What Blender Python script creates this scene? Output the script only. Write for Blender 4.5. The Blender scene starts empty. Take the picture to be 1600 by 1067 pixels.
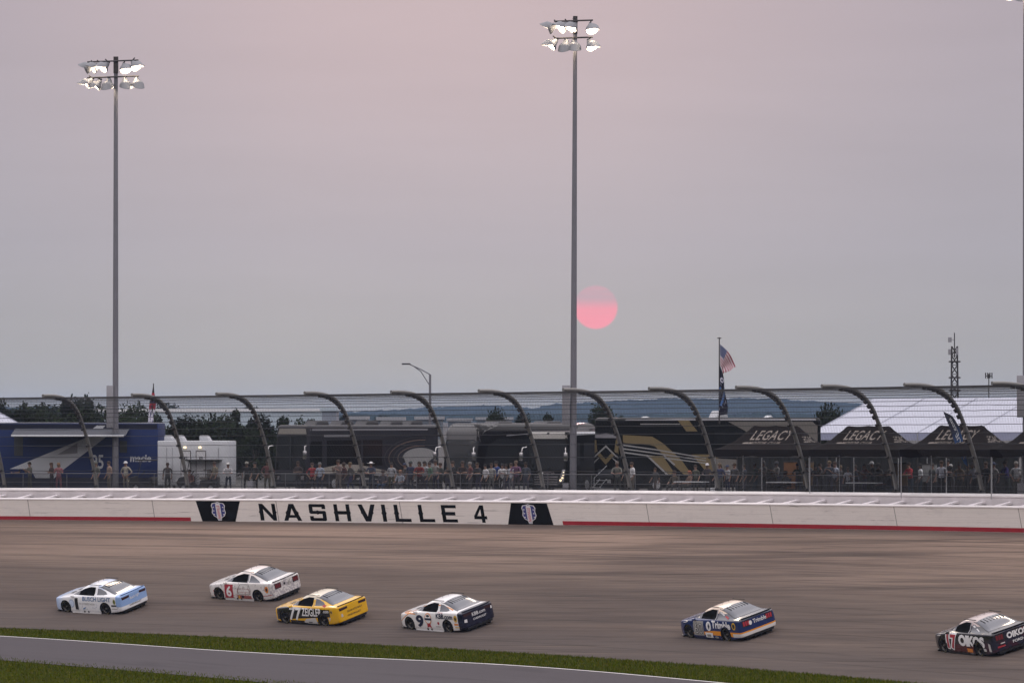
import bpy, bmesh, math, random
from mathutils import Vector, Matrix, Euler
from mathutils.bvhtree import BVHTree
from mathutils.geometry import tessellate_polygon
R=math.radians
S=bpy.context.scene
COL=S.collection
# ------------------------------------------------------------------ camera
F=7567.0; CZ=12.0; HZ=650.0
PITCH=math.atan((HZ-533.5)/F)
cd=bpy.data.cameras.new('camera'); cam=bpy.data.objects.new('camera',cd); COL.objects.link(cam)
cd.sensor_width=36; cd.lens=F/1600*36; cd.clip_start=1; cd.clip_end=20000
cam.location=(0,0,CZ); cam.rotation_euler=(R(90)+PITCH,0,0); S.camera=cam
# ------------------------------------------------------------------ light
S.view_settings.view_transform='Standard'; S.view_settings.look='None'
S.view_settings.exposure=0.0; S.view_settings.gamma=1.0
SUN_AZ=math.atan((931-800)/F); SUN_EL=math.atan((HZ-480)/F)
SUNV=Vector((math.sin(SUN_AZ)*math.cos(SUN_EL),math.cos(SUN_AZ)*math.cos(SUN_EL),math.sin(SUN_EL)))
W=bpy.data.worlds.new("World"); S.world=W; W.use_nodes=True
wt=W.node_tree; wn=wt.nodes; wl=wt.links
for n in list(wn): wn.remove(n)
def wnode(t,**k):
    n=wn.new(t)
    for a,b in k.items(): setattr(n,a,b)
    return n
def lin(c):
    return tuple((x/255/12.92 if x/255<=.04045 else ((x/255+.055)/1.055)**2.4) for x in c)
def sock(s,v,links):
    if isinstance(v,(int,float)): s.default_value=v
    elif isinstance(v,(tuple,list)): s.default_value=tuple(v)+((1,) if len(v)==3 and len(s.default_value)==4 else ())
    else: links.new(v,s)
def wm(op,a,b=0.0,c=0.0):
    n=wn.new('ShaderNodeMath'); n.operation=op
    sock(n.inputs[0],a,wl); sock(n.inputs[1],b,wl); sock(n.inputs[2],c,wl); return n.outputs[0]
def wmix(f,a,b,bt='MIX'):
    n=wn.new('ShaderNodeMix'); n.data_type='RGBA'; n.blend_type=bt
    sock(n.inputs[0],f,wl); sock(n.inputs[6],a,wl); sock(n.inputs[7],b,wl); return n.outputs[2]
tc=wnode('ShaderNodeTexCoord'); sx=wnode('ShaderNodeSeparateXYZ'); wl.new(tc.outputs['Generated'],sx.inputs[0])
X,Y,Z=sx.outputs
ramp=wnode('ShaderNodeValToRGB'); cr=ramp.color_ramp
wl.new(wm('MULTIPLY',Z,1.0),ramp.inputs[0])
SKY=[(0.0,(178,175,171)),(0.012,(178,174,172)),(0.035,(180,175,181)),(0.055,(182,175,182)),(0.085,(185,174,182)),(0.16,(192,181,189))]
while len(cr.elements)<len(SKY)+2: cr.elements.new(0.5)
for e,(p,c) in zip(cr.elements,SKY): e.position=p; e.color=lin(c)+(1,)
cr.elements[-2].position=.45; cr.elements[-2].color=(1.0,.93,.95,1)
cr.elements[-1].position=1.0; cr.elements[-1].color=(1.12,1.06,1.12,1)
# warm pink veil round a high point left of the sun, cooler to the far right
dx=wm('DIVIDE',wm('ADD',X,.012),.085); dz=wm('DIVIDE',wm('SUBTRACT',Z,.088),.042)
g=wm('POWER',2.718,wm('MULTIPLY',wm('ADD',wm('MULTIPLY',dx,dx),wm('MULTIPLY',dz,dz)),-1.0))
front=wm('GREATER_THAN',Y,0.0)
col=wmix(wm('MULTIPLY',wm('MULTIPLY',g,.5),front),ramp.outputs[0],lin((215,190,189)))
edge=wm('MULTIPLY',wm('MULTIPLY',wm('MAXIMUM',wm('SUBTRACT',wm('ABSOLUTE',wm('ADD',X,.01)),.035),0.0),3.0),front)
edge=wm('MINIMUM',edge,.22)
col=wmix(edge,col,lin((136,141,154)))
# the sky opposite the sunset: dark near the ground, brighter higher up
bk=wnode('ShaderNodeMapRange'); bk.interpolation_type='SMOOTHSTEP'; wl.new(Z,bk.inputs[0]); bk.inputs[1].default_value=.05; bk.inputs[2].default_value=.33; bk.inputs[3].default_value=.10; bk.inputs[4].default_value=1.75
bm_f=wnode('ShaderNodeMapRange'); bm_f.interpolation_type='SMOOTHSTEP'; wl.new(Y,bm_f.inputs[0]); bm_f.inputs[1].default_value=.95; bm_f.inputs[2].default_value=.60
bsc=wnode('ShaderNodeVectorMath',operation='SCALE'); wl.new(col,bsc.inputs[0]); wl.new(wm('ADD',wm('MULTIPLY',bm_f.outputs[0],wm('SUBTRACT',bk.outputs[0],1.0)),1.0),bsc.inputs['Scale'])
col=bsc.outputs[0]
# faint stretched cloud streaks
mp=wnode('ShaderNodeMapping'); mp.inputs['Scale'].default_value=(9,9,75); mp.inputs['Rotation'].default_value=(0,R(-1.0),0)
wl.new(tc.outputs['Generated'],mp.inputs[0])
nz=wnode('ShaderNodeTexNoise'); nz.inputs['Scale'].default_value=1.6; nz.inputs['Detail'].default_value=5; nz.inputs['Roughness'].default_value=.55
wl.new(mp.outputs[0],nz.inputs['Vector'])
stk=wm('ADD',wm('MULTIPLY',wm('SUBTRACT',nz.outputs[0],.5),.10),1.0)
sc=wnode('ShaderNodeVectorMath',operation='SCALE'); wl.new(col,sc.inputs[0]); wl.new(stk,sc.inputs['Scale'])
col=sc.outputs[0]
# the physical sky adds its low-sun tint
sky=wnode('ShaderNodeTexSky'); sky.sky_type='NISHITA'; sky.sun_disc=False
sky.sun_elevation=SUN_EL; sky.sun_rotation=SUN_AZ; sky.dust_density=4
sk=wnode('ShaderNodeVectorMath',operation='SCALE'); wl.new(sky.outputs[0],sk.inputs[0]); sk.inputs['Scale'].default_value=.0012
ad=wnode('ShaderNodeVectorMath',operation='ADD'); wl.new(col,ad.inputs[0]); wl.new(sk.outputs[0],ad.inputs[1])
col=ad.outputs[0]
# the dim red sun, seen through smoke
vd=wnode('ShaderNodeVectorMath',operation='SUBTRACT'); wl.new(tc.outputs['Generated'],vd.inputs[0]); vd.inputs[1].default_value=SUNV
ln=wnode('ShaderNodeVectorMath',operation='LENGTH'); wl.new(vd.outputs[0],ln.inputs[0])
rad=34.5/F
mr=wnode('ShaderNodeMapRange'); wl.new(ln.outputs['Value'],mr.inputs[0])
mr.inputs[1].default_value=rad*.93; mr.inputs[2].default_value=rad*1.035; mr.inputs[3].default_value=1; mr.inputs[4].default_value=0
sp=wnode('ShaderNodeMapRange'); wl.new(Z,sp.inputs[0])
sp.interpolation_type='SMOOTHSTEP'; sp.inputs[1].default_value=SUNV.z+rad*.5; sp.inputs[2].default_value=SUNV.z-rad*.25; sp.inputs[3].default_value=0; sp.inputs[4].default_value=1
suncol=wmix(sp.outputs[0],lin((200,172,180)),lin((250,160,173)))
mp2=wnode('ShaderNodeMapping'); mp2.inputs['Scale'].default_value=(30,30,700); wl.new(tc.outputs['Generated'],mp2.inputs[0])
n2=wnode('ShaderNodeTexNoise'); n2.inputs['Scale'].default_value=1.0; wl.new(mp2.outputs[0],n2.inputs['Vector'])
band=wm('MULTIPLY',wm('MAXIMUM',wm('SUBTRACT',n2.outputs[0],.45),0.0),1.6)
suncol=wmix(band,suncol,lin((228,166,176)))
col=wmix(mr.outputs[0],col,suncol)
bg=wnode('ShaderNodeBackground'); wl.new(col,bg.inputs[0]); bg.inputs[1].default_value=1.0
ow=wnode('ShaderNodeOutputWorld'); wl.new(bg.outputs[0],ow.inputs[0])
sd=bpy.data.lights.new('sun','SUN'); sd.energy=.12; sd.angle=R(.53); sd.color=(1,.45,.42)
so=bpy.data.objects.new('sun',sd); COL.objects.link(so); so.rotation_euler=SUNV.to_track_quat('Z','Y').to_euler()

# ------------------------------------------------------------------ mapping helpers
def ray(px,py):
    u=(px-800)/F; v=(533.5-py)/F; c,s=math.cos(PITCH),math.sin(PITCH)
    return Vector((u,c-v*s,s+v*c))
def at(px,py,D):
    d=ray(px,py); return Vector((d.x/d.y*D,D,CZ+d.z/d.y*D))
def proj(p):
    c,s=math.cos(PITCH),math.sin(PITCH); dz=p[2]-CZ
    f=p[1]*c+dz*s; up=dz*c-p[1]*s
    return 800+F*p[0]/f, 533.5-F*up/f
CC=Vector((-119.7,133.5)); RW=180.0; BETA=R(14)
PHL,PHR=R(60.4),R(36.3)
def zwall(ph):
    t=(PHL-ph)/(PHL-PHR); t=max(-.6,min(1.6,t)); return CZ-6.2+.43*t
def pt(ph,w,z=0): return Vector((CC.x+(RW-w)*math.cos(ph),CC.y+(RW-w)*math.sin(ph),z))
def phiw(x,y):
    dx=x-CC.x; dy=y-CC.y; return math.atan2(dy,dx), RW-math.hypot(dx,dy)
def track_z(ph,w):
    return max(GZ+.03,zwall(ph)-.249*w)
GZ=.47
def wedge(ph): return 21.3+(56.5-math.degrees(ph))*.085
def phi_at(px,w=0.0):
    lo,hi=R(0),R(95)
    for _ in range(40):
        m=(lo+hi)/2; p=pt(m,w)
        if 800+F*p.x/p.y>px: lo=m
        else: hi=m
    return (lo+hi)/2
def on_track(px,py):
    D=190.0
    while D<330:
        p=at(px,py,D); ph,w=phiw(p.x,p.y)
        if w<wedge(ph) and p.z<=track_z(ph,w): return p,ph,w
        D+=.05
    return p,ph,w
def WF(ph,a,b):
    n=Vector((-math.cos(ph),-math.sin(ph),0)); p=pt(ph,0,zwall(ph))
    return p+a*(n*math.cos(BETA)-Vector((0,0,math.sin(BETA))))+b*(n*math.sin(BETA)+Vector((0,0,math.cos(BETA))))
def gz(x,y):
    ph,w=phiw(x,y); t=max(0,min(1,(-w-5)/30)); return (zwall(ph)+1.62)*(1-t)+7.55*t
def gp(px,D):
    x=(px-800)/F*D; return Vector((x,D,gz(x,D)))

# ------------------------------------------------------------------ materials
def mat(name,c,rough=.6,metal=0,spec=.5,var=.12,scale=6.0,coat=0,bump=0,emit=None,es=0,coord='Object',alpha=None,build=None):
    m=bpy.data.materials.new(name); m.use_nodes=True; t=m.node_tree; n=t.nodes; l=t.links
    b=n['Principled BSDF']; b.inputs['Roughness'].default_value=rough; b.inputs['Metallic'].default_value=metal
    b.inputs['Specular IOR Level'].default_value=spec; b.inputs['Coat Weight'].default_value=coat; b.inputs['Coat Roughness'].default_value=.08
    tcn=n.new('ShaderNodeTexCoord'); no=n.new('ShaderNodeTexNoise'); no.inputs['Scale'].default_value=scale; no.inputs['Detail'].default_value=4
    l.new(tcn.outputs[coord],no.inputs['Vector'])
    base=tuple(c)+(1,)
    mx=n.new('ShaderNodeMix'); mx.data_type='RGBA'; mx.blend_type='MIX'
    if build: src=build(t,tcn)
    else: src=None
    mx.inputs[6].default_value=tuple(x*(1-var) for x in c)+(1,); mx.inputs[7].default_value=tuple(min(1,x*(1+var)) for x in c)+(1,)
    l.new(no.outputs[0],mx.inputs[0])
    if src is not None:
        mm=n.new('ShaderNodeMix'); mm.data_type='RGBA'; mm.blend_type='MULTIPLY'; mm.inputs[0].default_value=1
        mx.inputs[6].default_value=(1-var,)*3+(1,); mx.inputs[7].default_value=(1,1,1,1)
        l.new(src,mm.inputs[6]); l.new(mx.outputs[2],mm.inputs[7]); l.new(mm.outputs[2],b.inputs['Base Color'])
    else: l.new(mx.outputs[2],b.inputs['Base Color'])
    if bump:
        bp=n.new('ShaderNodeBump'); bp.inputs['Strength'].default_value=bump; bp.inputs['Distance'].default_value=.02
        l.new(no.outputs[0],bp.inputs['Height']); l.new(bp.outputs[0],b.inputs['Normal'])
    if emit: b.inputs['Emission Color'].default_value=tuple(emit)+(1,); b.inputs['Emission Strength'].default_value=es
    m.diffuse_color=base
    return m
class G:
    """tiny node-graph helper for procedural colour patterns"""
    def __init__(s,t,tcn,coord='Object'):
        s.t=t; s.n=t.nodes; s.l=t.links; s.tc=tcn
        sp=s.n.new('ShaderNodeSeparateXYZ'); s.l.new(tcn.outputs[coord],sp.inputs[0]); s.x,s.y,s.z=sp.outputs
        s.vec=tcn.outputs[coord]
    def m(s,op,a,b=0.0,c=0.0):
        n=s.n.new('ShaderNodeMath'); n.operation=op
        sock(n.inputs[0],a,s.l); sock(n.inputs[1],b,s.l); sock(n.inputs[2],c,s.l); return n.outputs[0]
    def lt(s,a,b): return s.m('LESS_THAN',a,b)
    def gt(s,a,b): return s.m('GREATER_THAN',a,b)
    def both(s,*v):
        r=v[0]
        for q in v[1:]: r=s.m('MULTIPLY',r,q)
        return r
    def mix(s,f,a,b,bt='MIX'):
        n=s.n.new('ShaderNodeMix'); n.data_type='RGBA'; n.blend_type=bt
        sock(n.inputs[0],f,s.l); sock(n.inputs[6],a,s.l); sock(n.inputs[7],b,s.l); return n.outputs[2]
    def sm(s,v,a,b):
        n=s.n.new('ShaderNodeMapRange'); n.interpolation_type='SMOOTHSTEP'; sock(n.inputs[0],v,s.l); n.inputs[1].default_value=a; n.inputs[2].default_value=b; return n.outputs[0]
    def noise(s,scale,det=4,rough=.5,sc=(1,1,1),rot=(0,0,0),vec=None):
        mp=s.n.new('ShaderNodeMapping'); mp.inputs['Scale'].default_value=sc; mp.inputs['Rotation'].default_value=rot
        s.l.new(vec or s.vec,mp.inputs[0]); n=s.n.new('ShaderNodeTexNoise'); n.inputs['Scale'].default_value=scale
        n.inputs['Detail'].default_value=det; n.inputs['Roughness'].default_value=rough; s.l.new(mp.outputs[0],n.inputs['Vector']); return n.outputs[0]
_mc={}
def cm(c,rough=.7,key='plain',**k):
    kk=(tuple(round(x,3) for x in c),rough,key)
    if kk not in _mc: _mc[kk]=mat(key+'_material',c,rough,**k)
    return _mc[kk]

# ------------------------------------------------------------------ mesh helpers
class MB:
    def __init__(s): s.v=[]; s.f=[]; s.mi=[]; s.uv=None; s.smooth=False
    def add(s,vs,fs,mi=0):
        o=len(s.v); s.v+= [tuple(p) for p in vs]; s.f+=[tuple(i+o for i in f) for f in fs]; s.mi+=[mi]*len(fs); return s
    def box(s,c,d,rz=0,mi=0,M=None):
        hx,hy,hz=d[0]/2,d[1]/2,d[2]/2
        vs=[Vector((x*hx,y*hy,z*hz)) for z in(-1,1) for y in(-1,1) for x in(-1,1)]
        m=M or Matrix.Rotation(rz,4,'Z'); vs=[(m@v)+Vector(c) for v in vs]
        return s.add(vs,[(0,2,3,1),(4,5,7,6),(0,1,5,4),(2,6,7,3),(0,4,6,2),(1,3,7,5)],mi)
    def tube(s,pts,r,n=8,mi=0,cap=True):
        pts=[Vector(p) for p in pts]; rr=r if isinstance(r,(list,tuple)) else [r]*len(pts)
        vs=[]; prev=None
        for i,p in enumerate(pts):
            t=(pts[min(i+1,len(pts)-1)]-pts[max(i-1,0)])
            if t.length<1e-9: t=Vector((0,0,1))
            t.normalize()
            if prev is None:
                a=Vector((0,0,1)) if abs(t.z)<.9 else Vector((1,0,0)); u=t.cross(a).normalized()
            else: u=(prev-t*prev.dot(t)).normalized()
            prev=u; w=t.cross(u)
            for k in range(n):
                an=2*math.pi*k/n; vs.append(p+(u*math.cos(an)+w*math.sin(an))*rr[i])
        fs=[]
        for i in range(len(pts)-1):
            for k in range(n): fs.append((i*n+k,i*n+(k+1)%n,(i+1)*n+(k+1)%n,(i+1)*n+k))
        if cap: fs+= [tuple(range(n))[::-1], tuple((len(pts)-1)*n+k for k in range(n))]
        return s.add(vs,fs,mi)
    def prism(s,poly,ax,th,M=None,mi=0,holes=None):
        """poly: 2D list; placed in local XY, thickness th along Z, transformed by M"""
        loops=[[Vector((p[0],p[1],0)) for p in poly]]+[[Vector((p[0],p[1],0)) for p in h] for h in (holes or [])]
        flat=[v for lp in loops for v in lp]; tr=tessellate_polygon(loops); n=len(flat)
        vs=[v+Vector((0,0,th/2)) for v in flat]+[v-Vector((0,0,th/2)) for v in flat]
        fs=[tuple(t) for t in tr]+[tuple(i+n for i in t[::-1]) for t in tr]
        o=0
        for lp in loops:
            k=len(lp)
            for i in range(k): a=o+i; b=o+(i+1)%k; fs.append((a,a+n,b+n,b))
            o+=k
        M=M or Matrix(); return s.add([M@v for v in vs],fs,mi)
    def lathe(s,prof,n=16,M=None,mi=0):
        """prof: (r,z) list round local Z"""
        vs=[];fs=[]
        for (r,z) in prof:
            for k in range(n): a=2*math.pi*k/n; vs.append(Vector((r*math.cos(a),r*math.sin(a),z)))
        for i in range(len(prof)-1):
            for k in range(n): fs.append((i*n+k,i*n+(k+1)%n,(i+1)*n+(k+1)%n,(i+1)*n+k))
        M=M or Matrix(); return s.add([M@v for v in vs],fs,mi)
    def grid(s,fn,nu,nv,mi=0):
        vs=[fn(i/nu,j/nv) for j in range(nv+1) for i in range(nu+1)]
        fs=[(j*(nu+1)+i,j*(nu+1)+i+1,(j+1)*(nu+1)+i+1,(j+1)*(nu+1)+i) for j in range(nv) for i in range(nu)]
        s.uvs=[(i/nu,j/nv) for j in range(nv+1) for i in range(nu+1)]
        return s.add(vs,fs,mi)
    def mesh(s,name,mats,smooth=None,uv=None,fix=True):
        me=bpy.data.meshes.new(name); me.from_pydata(s.v,[],s.f)
        for m in (mats if isinstance(mats,(list,tuple)) else [mats]): me.materials.append(m)
        me.polygons.foreach_set('material_index',s.mi)
        if uv:
            l=me.uv_layers.new(name='UVMap')
            for lp in me.loops: l.data[lp.index].uv=uv[lp.vertex_index]
        me.update()
        if fix:
            bm=bmesh.new(); bm.from_mesh(me); bmesh.ops.recalc_face_normals(bm,faces=bm.faces); bm.to_mesh(me); bm.free()
        if smooth is not None: shade(me,smooth)
        return me
    def build(s,name,mats,parent=None,smooth=None,loc=None,uv=None,fix=True):
        return obj(name,s.mesh(name,mats,smooth,uv,fix),parent,loc)
def shade(me,ang):
    me.polygons.foreach_set('use_smooth',[True]*len(me.polygons)); me.update()
    me.set_sharp_from_angle(angle=R(ang))
def obj(name,me,parent=None,loc=None,rot=None):
    o=bpy.data.objects.new(name,me); COL.objects.link(o)
    if parent: o.parent=parent
    if loc is not None: o.location=loc
    if rot is not None: o.rotation_euler=rot
    return o
def tag(o,label=None,cat=None,group=None,kind=None):
    if label: o['label']=label
    if cat: o['category']=cat
    if group: o['group']=group
    if kind: o['kind']=kind
    return o
def thing(name,label,cat,loc=(0,0,0),rot=(0,0,0),group=None):
    o=bpy.data.objects.new(name,None); COL.objects.link(o); o.empty_display_size=.3
    o.location=loc; o.rotation_euler=rot; return tag(o,label,cat,group)
def copy_tree(o,parent=None):
    c=o.copy(); COL.objects.link(c); c.parent=parent
    for ch in list(o.children): copy_tree(ch,c)
    return c
def rbox_mesh(name,d,bev,mats,seg=3,shape=None):
    bm=bmesh.new(); bmesh.ops.create_cube(bm,size=1)
    for v in bm.verts: v.co=Vector((v.co.x*d[0],v.co.y*d[1],v.co.z*d[2]))
    if shape: shape(bm)
    bmesh.ops.bevel(bm,geom=bm.edges[:],offset=bev,segments=seg,affect='EDGES',profile=.5)
    me=bpy.data.meshes.new(name); bm.to_mesh(me); bm.free()
    for m in (mats if isinstance(mats,(list,tuple)) else [mats]): me.materials.append(m)
    shade(me,40); return me
def evaluated(ob,name):
    dg=bpy.context.evaluated_depsgraph_get(); dg.update()
    me=bpy.data.meshes.new_from_object(ob.evaluated_get(dg)); me.name=name; return me
_txt={}
def text_geo(s,bold=0.0,spacing=1.0,shear=0.0):
    """returns (verts2d, tris, width, height) with unit cap height, origin lower left"""
    k=(s,bold,spacing,shear)
    if k in _txt: return _txt[k]
    cu=bpy.data.curves.new('t','FONT'); cu.body=s; cu.size=1; cu.offset=bold; cu.space_character=spacing; cu.shear=shear; cu.resolution_u=3
    o=bpy.data.objects.new('t',cu); COL.objects.link(o); bpy.context.view_layer.update()
    me=evaluated(o,'t'); vs=[Vector((v.co.x,v.co.y)) for v in me.vertices]; fs=[tuple(p.vertices) for p in me.polygons]
    bpy.data.objects.remove(o); bpy.data.meshes.remove(me); bpy.data.curves.remove(cu)
    x0=min(v.x for v in vs); x1=max(v.x for v in vs); y0=min(v.y for v in vs); y1=max(v.y for v in vs)
    vs=[((v.x-x0)/(x1-x0),(v.y-y0)/(y1-y0)) for v in vs]
    _txt[k]=(vs,fs,x1-x0,y1-y0); return _txt[k]
def poly_geo(poly,holes=None):
    loops=[[Vector((p[0],p[1],0)) for p in poly]]+[[Vector((p[0],p[1],0)) for p in h] for h in (holes or [])]
    flat=[(v.x,v.y) for lp in loops for v in lp]
    return flat,[tuple(t) for t in tessellate_polygon(loops)]
def decal(name,geo,place,direc,bvh,mats,parent,off=.006,maxe=.15,th=True):
    """wrap flat artwork round a surface: place(u,v)->3D start point, cast along direc on to bvh"""
    vs,fs=geo; bm=bmesh.new(); bv=[bm.verts.new((p[0],p[1],0)) for p in vs]
    for f in fs:
        try: bm.faces.new([bv[i] for i in f])
        except ValueError: pass
    def L(e):
        a=place(*e.verts[0].co.xy); b=place(*e.verts[1].co.xy); return (a-b).length
    for _ in range(7):
        es=[e for e in bm.edges if L(e)>maxe]
        if not es: break
        bmesh.ops.subdivide_edges(bm,edges=es,cuts=1); bmesh.ops.triangulate(bm,faces=bm.faces[:])
    d=Vector(direc).normalized(); dead=[]
    for v in bm.verts:
        p=place(*v.co.xy); h,nrm,_,_=bvh.ray_cast(p,d,20)
        if h is None: dead.append(v); continue
        v.co=h-d*off
    if dead: bmesh.ops.delete(bm,geom=dead,context='VERTS')
    bm.normal_update()
    for f in bm.faces:
        if f.normal.dot(d)>0: f.normal_flip()
    me=bpy.data.meshes.new(name); bm.to_mesh(me); bm.free()
    for m in (mats if isinstance(mats,(list,tuple)) else [mats]): me.materials.append(m)
    shade(me,60); return obj(name,me,parent)
# ------------------------------------------------------------------ setting
def grass_build(t,tcn):
    g=G(t,tcn); a=g.noise(.35,5,.6); b=g.noise(3.5,5,.6)
    c=g.mix(g.sm(a,.35,.65),(.022,.028,.003),(.034,.042,.004)); return g.mix(g.m('MULTIPLY',b,.7),c,(.062,.064,.008))
M_grass=mat('mown_grass',(.05,.08,.02),1.0,spec=0,scale=14,bump=.5,build=grass_build,var=.35)
s_=MB(); n_=40
s_.grid(lambda u,v:(-8500+17000*u,-600+7700*v,GZ),8,8)
tag(s_.build('ground',M_grass),kind='structure')
# ground outside the wall
M_out=mat('gravel_lot',(.055,.055,.052),.95,scale=.8,var=.3)
s_=MB(); wst=[-1.05,-5,-14,-35,-80,-200,-500,-1200,-2600,-6400]
def og(u,v):
    ph=R(-25)+R(150)*u; j=v*(len(wst)-1); w=wst[int(round(j))]; p=pt(ph,w); z=gz(p.x,p.y)-(.0 if w>-60 else 0); p.z=z; return p
s_.grid(og,60,len(wst)-1)
def og2(u,v):
    ph=R(-25)+R(150)*u; p=pt(ph,-1.05); p.z=gz(p.x,p.y)-8.5*(1-v); return p
s_.grid(og2,60,1)
tag(s_.build('terrain',M_out),kind='structure')
# racing surface
def asphalt_build(t,tcn):
    g=G(t,tcn,'UV')
    g.x  # metres along, g.y metres down the bank
    sc=g.noise(1.0,6,.62,(.035,1.7,1)); fine=g.noise(1.0,6,.65,(.25,7,1)); big=g.noise(1.0,3,.5,(.03,.16,1)); gr=g.noise(22,3,.7)
    med=g.noise(1.0,5,.6,(.012,.5,1))
    c=g.mix(g.sm(g.y,1.0,14),(.315,.230,.180),(.104,.083,.070))
    c=g.mix(g.m('MULTIPLY',g.sm(med,.50,.66),.55),c,(.066,.050,.043))
    c=g.mix(g.m('MULTIPLY',g.sm(big,.42,.64),.50),c,(.062,.049,.044))
    c=g.mix(g.m('MULTIPLY',g.sm(sc,.50,.70),.50),c,(.045,.037,.033))
    c=g.mix(g.m('MULTIPLY',g.sm(sc,.46,.22),.45),c,(.140,.106,.088))
    c=g.mix(g.m('MULTIPLY',g.sm(fine,.54,.72),.45),c,(.058,.046,.042))
    c=g.mix(g.m('MULTIPLY',g.sm(fine,.43,.25),.35),c,(.150,.115,.098))
    c=g.mix(g.m('MULTIPLY',g.sm(g.m('ADD',g.y,g.m('MULTIPLY',sc,1.4)),2.3,1.2),.6),c,(.095,.082,.076))
    c=g.mix(g.m('MULTIPLY',g.sm(g.y,18.5,20.8),.6),c,(.078,.068,.064))
    c=g.mix(.2,c,g.mix(gr,(.05,.04,.04),(.17,.14,.125)))
    cv=g.n.new('ShaderNodeCombineXYZ'); g.l.new(g.x,cv.inputs[0]); g.l.new(g.m('SUBTRACT',g.y,g.m('MULTIPLY',g.x,.11)),cv.inputs[1])
    dg=g.noise(1.0,5,.62,(.03,.9,1),vec=cv.outputs[0]); dg2=g.noise(1.0,5,.62,(.08,4.2,1),vec=cv.outputs[0]); mk=g.sm(g.x,165,110)
    c=g.mix(g.both(g.sm(dg,.50,.64),mk,.50),c,(.058,.048,.044)); c=g.mix(g.both(g.sm(dg,.44,.32),mk,.40),c,(.170,.128,.104))
    c=g.mix(g.both(g.sm(dg2,.54,.66),g.m('ADD',g.m('MULTIPLY',mk,.35),.25)),c,(.045,.036,.032)); c=g.mix(g.both(g.sm(dg2,.44,.32),.30),c,(.185,.142,.116))
    # scuffs that cross the lanes at a shallow angle
    scf=g.noise(1.0,4,.6,(.05,2.2,1),rot=(0,0,R(-7)))
    c=g.mix(g.m('MULTIPLY',g.sm(scf,.60,.70),.45),c,(.045,.036,.033))
    w=g.m('ABSOLUTE',g.m('SUBTRACT',g.m('FRACT',g.m('DIVIDE',g.m('ADD',g.y,g.m('MULTIPLY',big,.35)),3.9)),.5))
    c=g.mix(g.m('MULTIPLY',g.lt(w,.016),.35),c,(.045,.038,.035))
    return c
M_track=mat('race_asphalt',(.2,.17,.15),.95,spec=.04,var=.08,scale=2,build=asphalt_build)
s_=MB(); uvs=[]; ws=[0,.4,1,2,4,6,8,10,12,14,16,18,20,21.5,22.6,23,23.02]
NU=170
def trk(u,v):
    ph=R(5)+R(95)*u; w=ws[int(round(v*(len(ws)-1)))]; w2=w*wedge(ph)/23
    return pt(ph,w2,track_z(ph,w2) if w<=23 else GZ-.3)
s_.grid(trk,NU,len(ws)-1)
uv=[(R(95)*i/NU*RW, ws[j]) for j in range(len(ws)) for i in range(NU+1)]
tag(s_.build('racetrack',M_track,uv=uv,smooth=60),kind='structure')
# infield service road (ribbon between two curves on the flat)
def flatD(py): return (CZ-GZ)*F/(py-HZ)
up=[(-900,955),(-500,968),(0,993),(400,1019),(800,1038.5),(1140,1067),(1500,1104),(2000,1165)]
lo=[(-900,967),(-500,990),(0,1031),(400,1065),(800,1108),(1140,1160),(1500,1230),(2000,1340)]
def fl(a,z):
    D=flatD(a[1]); return Vector(((a[0]-800)/F*D,D,z+GZ))
def crv(pts,t,z):
    P=[fl(a,z) for a in pts]; x=t*(len(P)-1); i=min(int(x),len(P)-2); f=x-i
    a=P[max(i-1,0)];b=P[i];c=P[i+1];d=P[min(i+2,len(P)-1)]
    return .5*((2*b)+(c-a)*f+(2*a-5*b+4*c-d)*f*f+(3*b-a-3*c+d)*f**3)
def road_build(t,tcn):
    g=G(t,tcn,'UV'); st=g.noise(1,5,.6,(1.2,14,1)); pa=g.noise(1,5,.6,(9,6,1)); gr=g.noise(300,3,.6)
    c=g.mix(st,(.062,.054,.060),(.088,.080,.086)); c=g.mix(g.m('MULTIPLY',g.sm(pa,.55,.66),.45),c,(.040,.037,.040))
    return g.mix(.2,c,g.mix(gr,(.03,.03,.03),(.13,.12,.12)))
M_road=mat('service_asphalt',(.1,.1,.11),.95,spec=.06,var=.1,build=road_build)
s_=MB(); s_.grid(lambda u,v:crv(up,u,.03).lerp(crv(lo,u,.03),v),90,4)
tag(s_.build('road',M_road,uv=s_.uvs),kind='structure')
M_line=mat('worn_white_paint',(.62,.61,.58),.8,var=.35,scale=1.5)
s_=MB()
def ln2(u,v):
    a=crv(up,u,.036); b=crv(lo,u,.036); d=(b-a).normalized(); return a+d*(.35+.36*v)
s_.grid(ln2,120,1); tag(s_.build('road_edge_line',M_line),kind='structure')
# grass blades on the verge and on the near field
rnd=random.Random(4); s_=MB()
def blade(p,h):
    a=rnd.random()*6.283; w=.016+.02*rnd.random(); l=Vector((math.cos(a),math.sin(a),0))
    b=Vector((rnd.gauss(0,.3)*h,rnd.gauss(0,.3)*h,h)); s_.add([p-l*w,p+l*w,p+b],[(0,1,2)],rnd.choice((0,0,1,2)))
for i in range(46000):
    u=rnd.uniform(.1,.8); a=crv(up,u,0); ph,w=phiw(a.x,a.y)
    b=pt(ph,wedge(ph)+.1); v=rnd.random()
    if rnd.random()<.35: v=1-abs(rnd.gauss(0,.03)) if rnd.random()<.6 else abs(rnd.gauss(0,.03))
    p=a.lerp(b,v); p.z=GZ
    if w>wedge(ph)+.3: blade(p,rnd.uniform(.05,.16)+(.06 if rnd.random()<.12 else 0))
for i in range(16000):
    u=rnd.uniform(.22,.48); a=crv(lo,u,0); p=a+Vector((rnd.uniform(-2,2),-abs(rnd.expovariate(.16)),0)); blade(p,rnd.uniform(.05,.14))
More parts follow.
